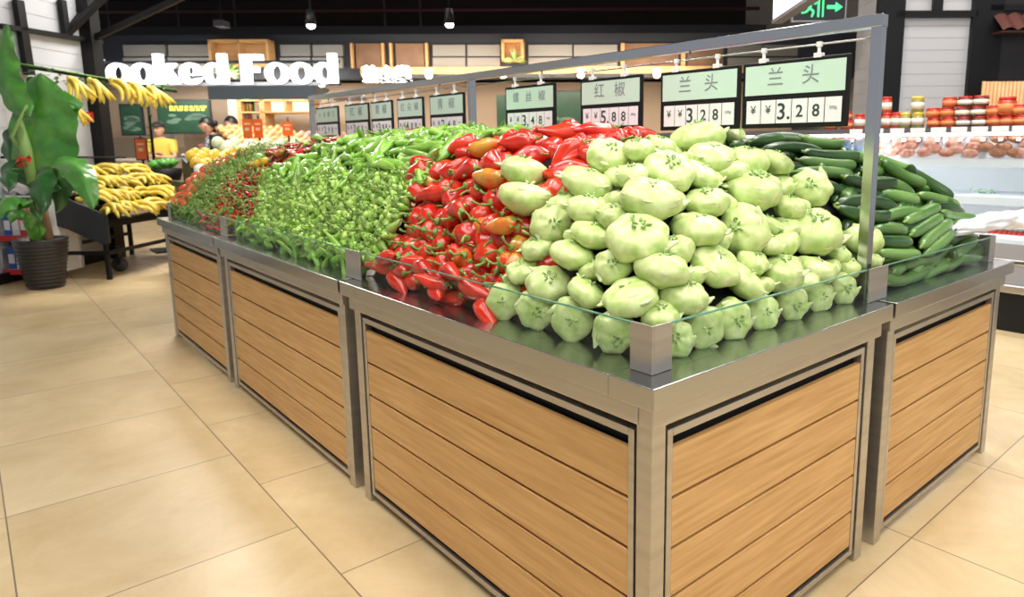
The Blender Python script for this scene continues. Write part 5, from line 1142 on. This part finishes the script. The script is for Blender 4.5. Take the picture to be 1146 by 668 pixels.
# ================================================================== PEOPLE
SKIN = mat('skin', (.68, .40, .27), .5, sss=.08); HAIR = mat('black_hair', (.012, .010, .010), .45)
def skinmesh(name, verts, edges, radii, m, parent=None, sub=2):
    me = bpy.data.meshes.new(name); me.from_pydata(verts, edges, []); o = bpy.data.objects.new(name, me); COL.objects.link(o); 
    if parent: o.parent = parent
    md = o.modifiers.new('s', 'SKIN'); md.use_smooth_shade = True
    for i, sv in enumerate(me.skin_vertices[0].data): r = radii[i]; sv.radius = r if hasattr(r, '__len__') else (r, r); sv.use_root = (i == 0)
    ss = o.modifiers.new('ss', 'SUBSURF'); ss.levels = sub; ss.render_levels = sub; me.materials.append(m); return o
def person(lab, loc, rz, shirt, pants, arms, lean=0., hair='short', cap=None, headturn=0., scale=1.):
    """local frame: looks towards -Y; arms = {'L': (elbow, wrist), 'R': (...)}"""
    r = thing('person', lab, 'person', loc, rz); r.scale = (scale,)*3
    V = [(0, 0, .95)]; E = []; R = [(.15, .11)]
    def add(p, r_, par): V.append(p); R.append(r_); E.append((par, len(V)-1)); return len(V)-1
    ly = lambda z: -lean*(z-.95)
    wst = add((0, ly(1.1), 1.10), (.13, .10), 0); chs = add((0, ly(1.30), 1.30), (.155, .11), wst); nk0 = add((0, ly(1.44), 1.43), (.085, .07), chs); nk = add((0, ly(1.5)-.01, 1.50), (.05, .052), nk0)
    for s in (-1, 1):
        hp = add((s*.09, 0, .88), (.085, .09), 0); kn = add((s*.10, -.01, .50), (.055, .058), hp); an = add((s*.10, .02, .09), (.036, .04), kn); add((s*.105, -.12, .035), (.035, .028), an)
    hands = []
    for s, k in ((-1, 'R'), (1, 'L')):
        sh = add((s*.19, ly(1.40), 1.385), .052, nk0); el, wr = arms[k]; e = add(el, .038, sh); w = add(wr, .026, e); d = (Vector(wr)-Vector(el)).normalized(); pm_ = Vector(wr)+d*.05; pi_ = add(tuple(pm_), (.034, .018), w)
        side_ = d.cross(Vector((0, 0, 1)));  side_ = side_.normalized() if side_.length > .1 else Vector((1, 0, 0)); dn = Vector((0, 0, -1))
        for f in range(4):
            b0 = pm_+d*.035+side_*(f-1.5)*.019; L = (.07, .08, .075, .06)[f]; a1 = add(tuple(b0), .0095, pi_); a2 = add(tuple(b0+d*L*.55+dn*.008), .0085, a1); add(tuple(b0+d*L*.9+dn*.03), .0075, a2)
        t1 = add(tuple(pm_-d*.01+side_*.035*s), .010, pi_); add(tuple(pm_+d*.03+side_*.055*s), .0085, t1)
    skinmesh('body', V, E, R, SKIN, r)
    # head
    hp_ = Vector((0, ly(1.62)-.02, 1.615)); c, s_ = cos(headturn), sin(headturn)
    def hfn(i, j):
        la = -pi/2+pi*i; th = 2*pi*j; x = .078*cos(la)*cos(th); y = .098*cos(la)*sin(th); z = .118*sin(la)
        if z < 0: x *= 1+z*1.8; y *= 1+z*.9
        if y < -.05: y += .012*(abs(x)/.05)**2 if abs(x) < .05 else .012
        f = math.exp(-((x/.014)**2+((z+.012)/.022)**2)); y -= .022*f if sin(th) < 0 else 0
        y += (.008*math.exp(-(((abs(x)-.032)/.014)**2+((z-.012)/.012)**2)) if sin(th) < 0 else 0)
        return (hp_.x+x*c-y*s_, hp_.y+x*s_+y*c, hp_.z+z)
    hd = MB().grid(hfn, 24, 32, closed=True); head = hd.build('head', SKIN, r)
    def onh(x, y, z): return (hp_.x+x*c-y*s_, hp_.y+x*s_+y*c, hp_.z+z)
    ey = MB()
    for sx in (-1, 1): ey.grid(lambda i, j, sx=sx: Vector(onh(sx*.031, -.083, .012))+Vector((.011*sin(pi*i)*cos(2*pi*j), .006*sin(pi*i)*sin(2*pi*j), .006*cos(pi*i))), 6, 8, closed=True); ey.tube([onh(sx*.016, -.093, .030), onh(sx*.032, -.092, .036), onh(sx*.046, -.080, .030)], .003, 5)
    ey.build('eyes', mat('dark_eye', (.02, .012, .01), .3), head)
    MB().tube([onh(-.022, -.086, -.050), onh(0, -.095, -.053), onh(.022, -.086, -.050)], [.003, .006, .003], 6).build('mouth', mat('lips', (.50, .16, .13), .5), head)
    er = MB()
    for sx in (-1, 1): er.grid(lambda i, j, sx=sx: Vector(onh(sx*.080, .005, -.005))+Vector((.010*sin(pi*i)*cos(2*pi*j), .016*sin(pi*i)*sin(2*pi*j), .028*cos(pi*i))), 6, 8, closed=True)
    er.build('ears', SKIN, head)
    def hair_fn(i, j):
        la = pi/2*(1-i*(1.0 if hair == 'short' else 1.25)); th = 2*pi*j; back = max(0, sin(th)); lo = (-.03 if hair == 'short' else -.10)*back
        z = .128*sin(la); z = z if z > .035 else .035*(1-back)+(z if back > 0 else .035)*back
        k = 1.0+.0*i; x = .087*cos(max(la, -.3))*cos(th)*k; y = .108*cos(max(la, -.3))*sin(th)*k+.004
        return onh(x, y, max(z, .045-.12*back-(.03 if hair != 'short' else 0)*back))
    MB().grid(hair_fn, 14, 28, closed=True).build('hair', HAIR, r)
    if hair == 'bun': MB().grid(lambda i, j: Vector(onh(0, .115, .03))+Vector((.045*sin(pi*i)*cos(2*pi*j), .045*sin(pi*i)*sin(2*pi*j), .045*cos(pi*i))), 8, 12, closed=True).build('hair_bun', HAIR, r)
    if cap:
        MB().grid(lambda i, j: onh(.092*cos(pi/2*(1-i))*cos(2*pi*j), .112*cos(pi/2*(1-i))*sin(2*pi*j), .05+.088*sin(pi/2*(1-i))), 8, 24, closed=True).build('cap', cap, r)
        MB().grid(lambda i, j: onh((j-.5)*.14, -.09-.07*i*cos((j-.5)*2), .052-.012*i), 4, 8).build('cap_peak', cap, r)
    # clothes: slightly larger than the body
    V2 = [(0, ly(.87), .87)]; E2 = []; R2 = [(.205, .165)]
    def add2(p, r_, par): V2.append(p); R2.append(r_); E2.append((par, len(V2)-1)); return len(V2)-1
    a = add2((0, ly(1.08), 1.08), (.175, .142), 0); b = add2((0, ly(1.29), 1.29), (.19, .145), a); cc = add2((0, ly(1.41), 1.405), (.135, .11), b); add2((0, ly(1.46), 1.475), (.085, .082), cc)
    for s, k in ((-1, 'R'), (1, 'L')):
        sh = add2((s*.185, ly(1.40), 1.385), .088, cc); el, wr = arms[k]; m_ = Vector((s*.19, ly(1.40), 1.385)).lerp(Vector(el), .80); add2(tuple(m_), .064, sh)
    skinmesh('shirt', V2, E2, R2, shirt, r)
    tq = MB(); tq.grid(lambda i, j: (.185*sin(pi*i)**.6*cos(2*pi*j), .135*sin(pi*i)**.6*sin(2*pi*j), .90-.14*cos(pi*i)), 12, 20, closed=True)
    for s in (-1, 1): tq.tube([(s*.090, 0, .92), (s*.098, 0, .80), (s*.10, -.01, .50), (s*.10, .02, .10)], [.10, .100, .078, .062], 14)
    tq.build('trousers', pants, r)
    return r
YSH = mat('yellow_shirt', (.82, .60, .10), .7); GSH = mat('patterned_grey_shirt', (.05, .06, .07), .7, col2=(.40, .40, .42), vscale=45, lo=.45, hi=.55); DSH = mat('dark_shirt', (.10, .05, .04), .7); PNT = mat('dark_trousers', (.03, .03, .045), .8); CAPM = mat('dark_cap', (.03, .025, .03), .6)
u, z = pv(181, 150, 11.2)
person('person in a yellow shirt and dark cap, arms crossed, facing the camera behind the bananas', UV(u, 11.2), -YAW, YSH, PNT, {'L': ((.25, -.10, 1.15), (.02, -.22, 1.17)), 'R': ((-.25, -.10, 1.15), (-.02, -.19, 1.21))}, .08, 'short', CAPM, 0, .95)
u, z = pv(250, 148, 10.2)
person('person with black hair in a patterned grey top, head bowed sideways over the fruit', UV(u, 10.2), -YAW-pi/2+.3, GSH, PNT, {'L': ((.20, -.22, 1.12), (.12, -.45, 1.10)), 'R': ((-.20, -.22, 1.12), (-.10, -.45, 1.10))}, .30, 'bun', None, 0, .97)
u, z = pv(266, 146, 11.0)
person('person with dark hair in a dark top standing just behind the bowed shopper', UV(u, 11.0), -YAW-pi/2, DSH, PNT, {'L': ((.22, .02, 1.12), (.20, -.15, .98)), 'R': ((-.22, .02, 1.12), (-.20, -.15, .98))}, .12, 'short', None, 0, 1.0)
u, z = pv(240, 150, 11.6)
person('person in a brown-red top partly hidden between the counter and the bowed shopper', UV(u, 11.5), -YAW+.6, mat('brown_red_top', (.25, .10, .08), .7), PNT, {'L': ((.22, -.02, 1.12), (.18, -.25, 1.05)), 'R': ((-.22, -.02, 1.12), (-.18, -.25, 1.05))}, .2, 'short', None, 0, .9)

# ================================================================== LIGHTS
def area(name, loc, size, power, col=(1, .95, .88), target=None, sy=None):
    l = bpy.data.lights.new(name, 'AREA'); l.energy = power; l.size = size; l.color = col
    if sy: l.shape = 'RECTANGLE'; l.size_y = sy
    o = bpy.data.objects.new(name, l); COL.objects.link(o); o.location = loc
    d = (Vector(target)-Vector(loc)) if target else Vector((0, 0, -1)); o.rotation_euler = d.to_track_quat('-Z', 'Y').to_euler(); return o
def spot(name, loc, target, power, ang=50, blend=.5, rad=.06, col=(1, .93, .84)):
    l = bpy.data.lights.new(name, 'SPOT'); l.energy = power; l.spot_size = radians(ang); l.spot_blend = blend; l.shadow_soft_size = rad; l.color = col
    o = bpy.data.objects.new(name, l); COL.objects.link(o); o.location = loc; o.rotation_euler = (Vector(target)-Vector(loc)).to_track_quat('-Z', 'Y').to_euler(); return o
area('unseen_lamp_row', (.3, .6, 3.9), .5, 62, sy=4.0)
area('unseen_lamp_row', (-1.6, .8, 4.1), .6, 70, sy=5.0)
area('unseen_lamp_row', (2.6, -.6, 4.1), .6, 60, sy=4.0)
area('unseen_lamp_row', (-.4, -2.2, 3.6), 2.5, 75, target=(.8, .8, .8))
for (a, b, pw) in (((-.6, .2, 3.8), (.35, .45, 1.1), 58), ((-.5, 1.9, 3.8), (.4, 1.2, 1.1), 80), ((-.5, 3.0, 3.8), (.4, 2.6, 1.1), 95), ((1.5, -1.0, 3.8), (1.4, .3, 1.0), 80), ((.0, 4.6, 3.8), (.5, 3.7, 1.1), 110)):
    spot('unseen_spot', a, b, pw, 48)
# unseen lamps added to brighten the banana corner, fruit tables, counters and aisle
spot('unseen_spot', UV(-3.2, 5.6, 4.0), UV(-4.7, 7.0, .4), 170, 50)
spot('unseen_spot', UV(-4.0, 8.6, 4.2), UV(-5.0, 7.4, .8), 140, 50)
area('unseen_lamp_row', (1.4, 8.4, 3.8), .6, 170, sy=3.0)  # added to lift the fruit tables
area('unseen_lamp_row', UV(-6.5, 12.4, 2.45), 3.5, 130, sy=.5, target=UV(-6.5, 13.6, .8))  # added to brighten the serving counter
area('unseen_lamp_row', UV(-1.0, 12.2, 2.6), 6.0, 110, sy=.5, target=UV(-1.0, 14.2, 1.6), col=(1, .85, .68))  # added warm fill for the beige shop wall
spot('unseen_spot', UV(-6.2, 8.6, 3.0), UV(-6.96, 11.2, 1.35), 260, 30)  # spot added to brighten the dark figure in yellow
spot('unseen_spot', UV(-4.9, 8.0, 4.2), UV(-5.4, 10.4, 1.3), 260, 35)  # spot added to brighten the bowed shopper
area('unseen_lamp_row', UV(-2.0, 10.8, 4.2), 6.0, 45, sy=.6)  # added fill before the shop front
area('unseen_lamp_row', (3.2, 1.2, 4.0), .5, 110, sy=4.0)  # added fill over the chiller aisle
area('chiller_lamp', (FX+.12, 1.5, 1.31), .05, 8, sy=4.2, col=(.93, .97, 1), target=(FX+.5, 1.5, .9))
area('chiller_lamp', (FX+.12, 1.5, 1.10), .05, 8, sy=4.2, col=(.93, .97, 1), target=(FX+.5, 1.5, .7))
spot('unseen_spot', UV(1.0, 5.6, 4.2), UV(3.2, 7.9, 1.9), 90, 40)  # spot added to whiten the kiosk side wall
area('kiosk_fill_light', UV(4.6, 6.6, 4.2), 2.5, 50, sy=.5, target=UV(4.6, 7.6, 1.0))  # unseen lamp added to brighten the kiosk front
w = bpy.data.worlds.new('world'); scene.world = w; w.use_nodes = True
w.node_tree.nodes['Background'].inputs[0].default_value = (.92, .95, 1, 1); w.node_tree.nodes['Background'].inputs[1].default_value = .42
scene.view_settings.view_transform = 'Standard'; scene.view_settings.look = 'None'; scene.view_settings.gamma = 1; scene.view_settings.use_curve_mapping = False
scene.view_settings.exposure = .15
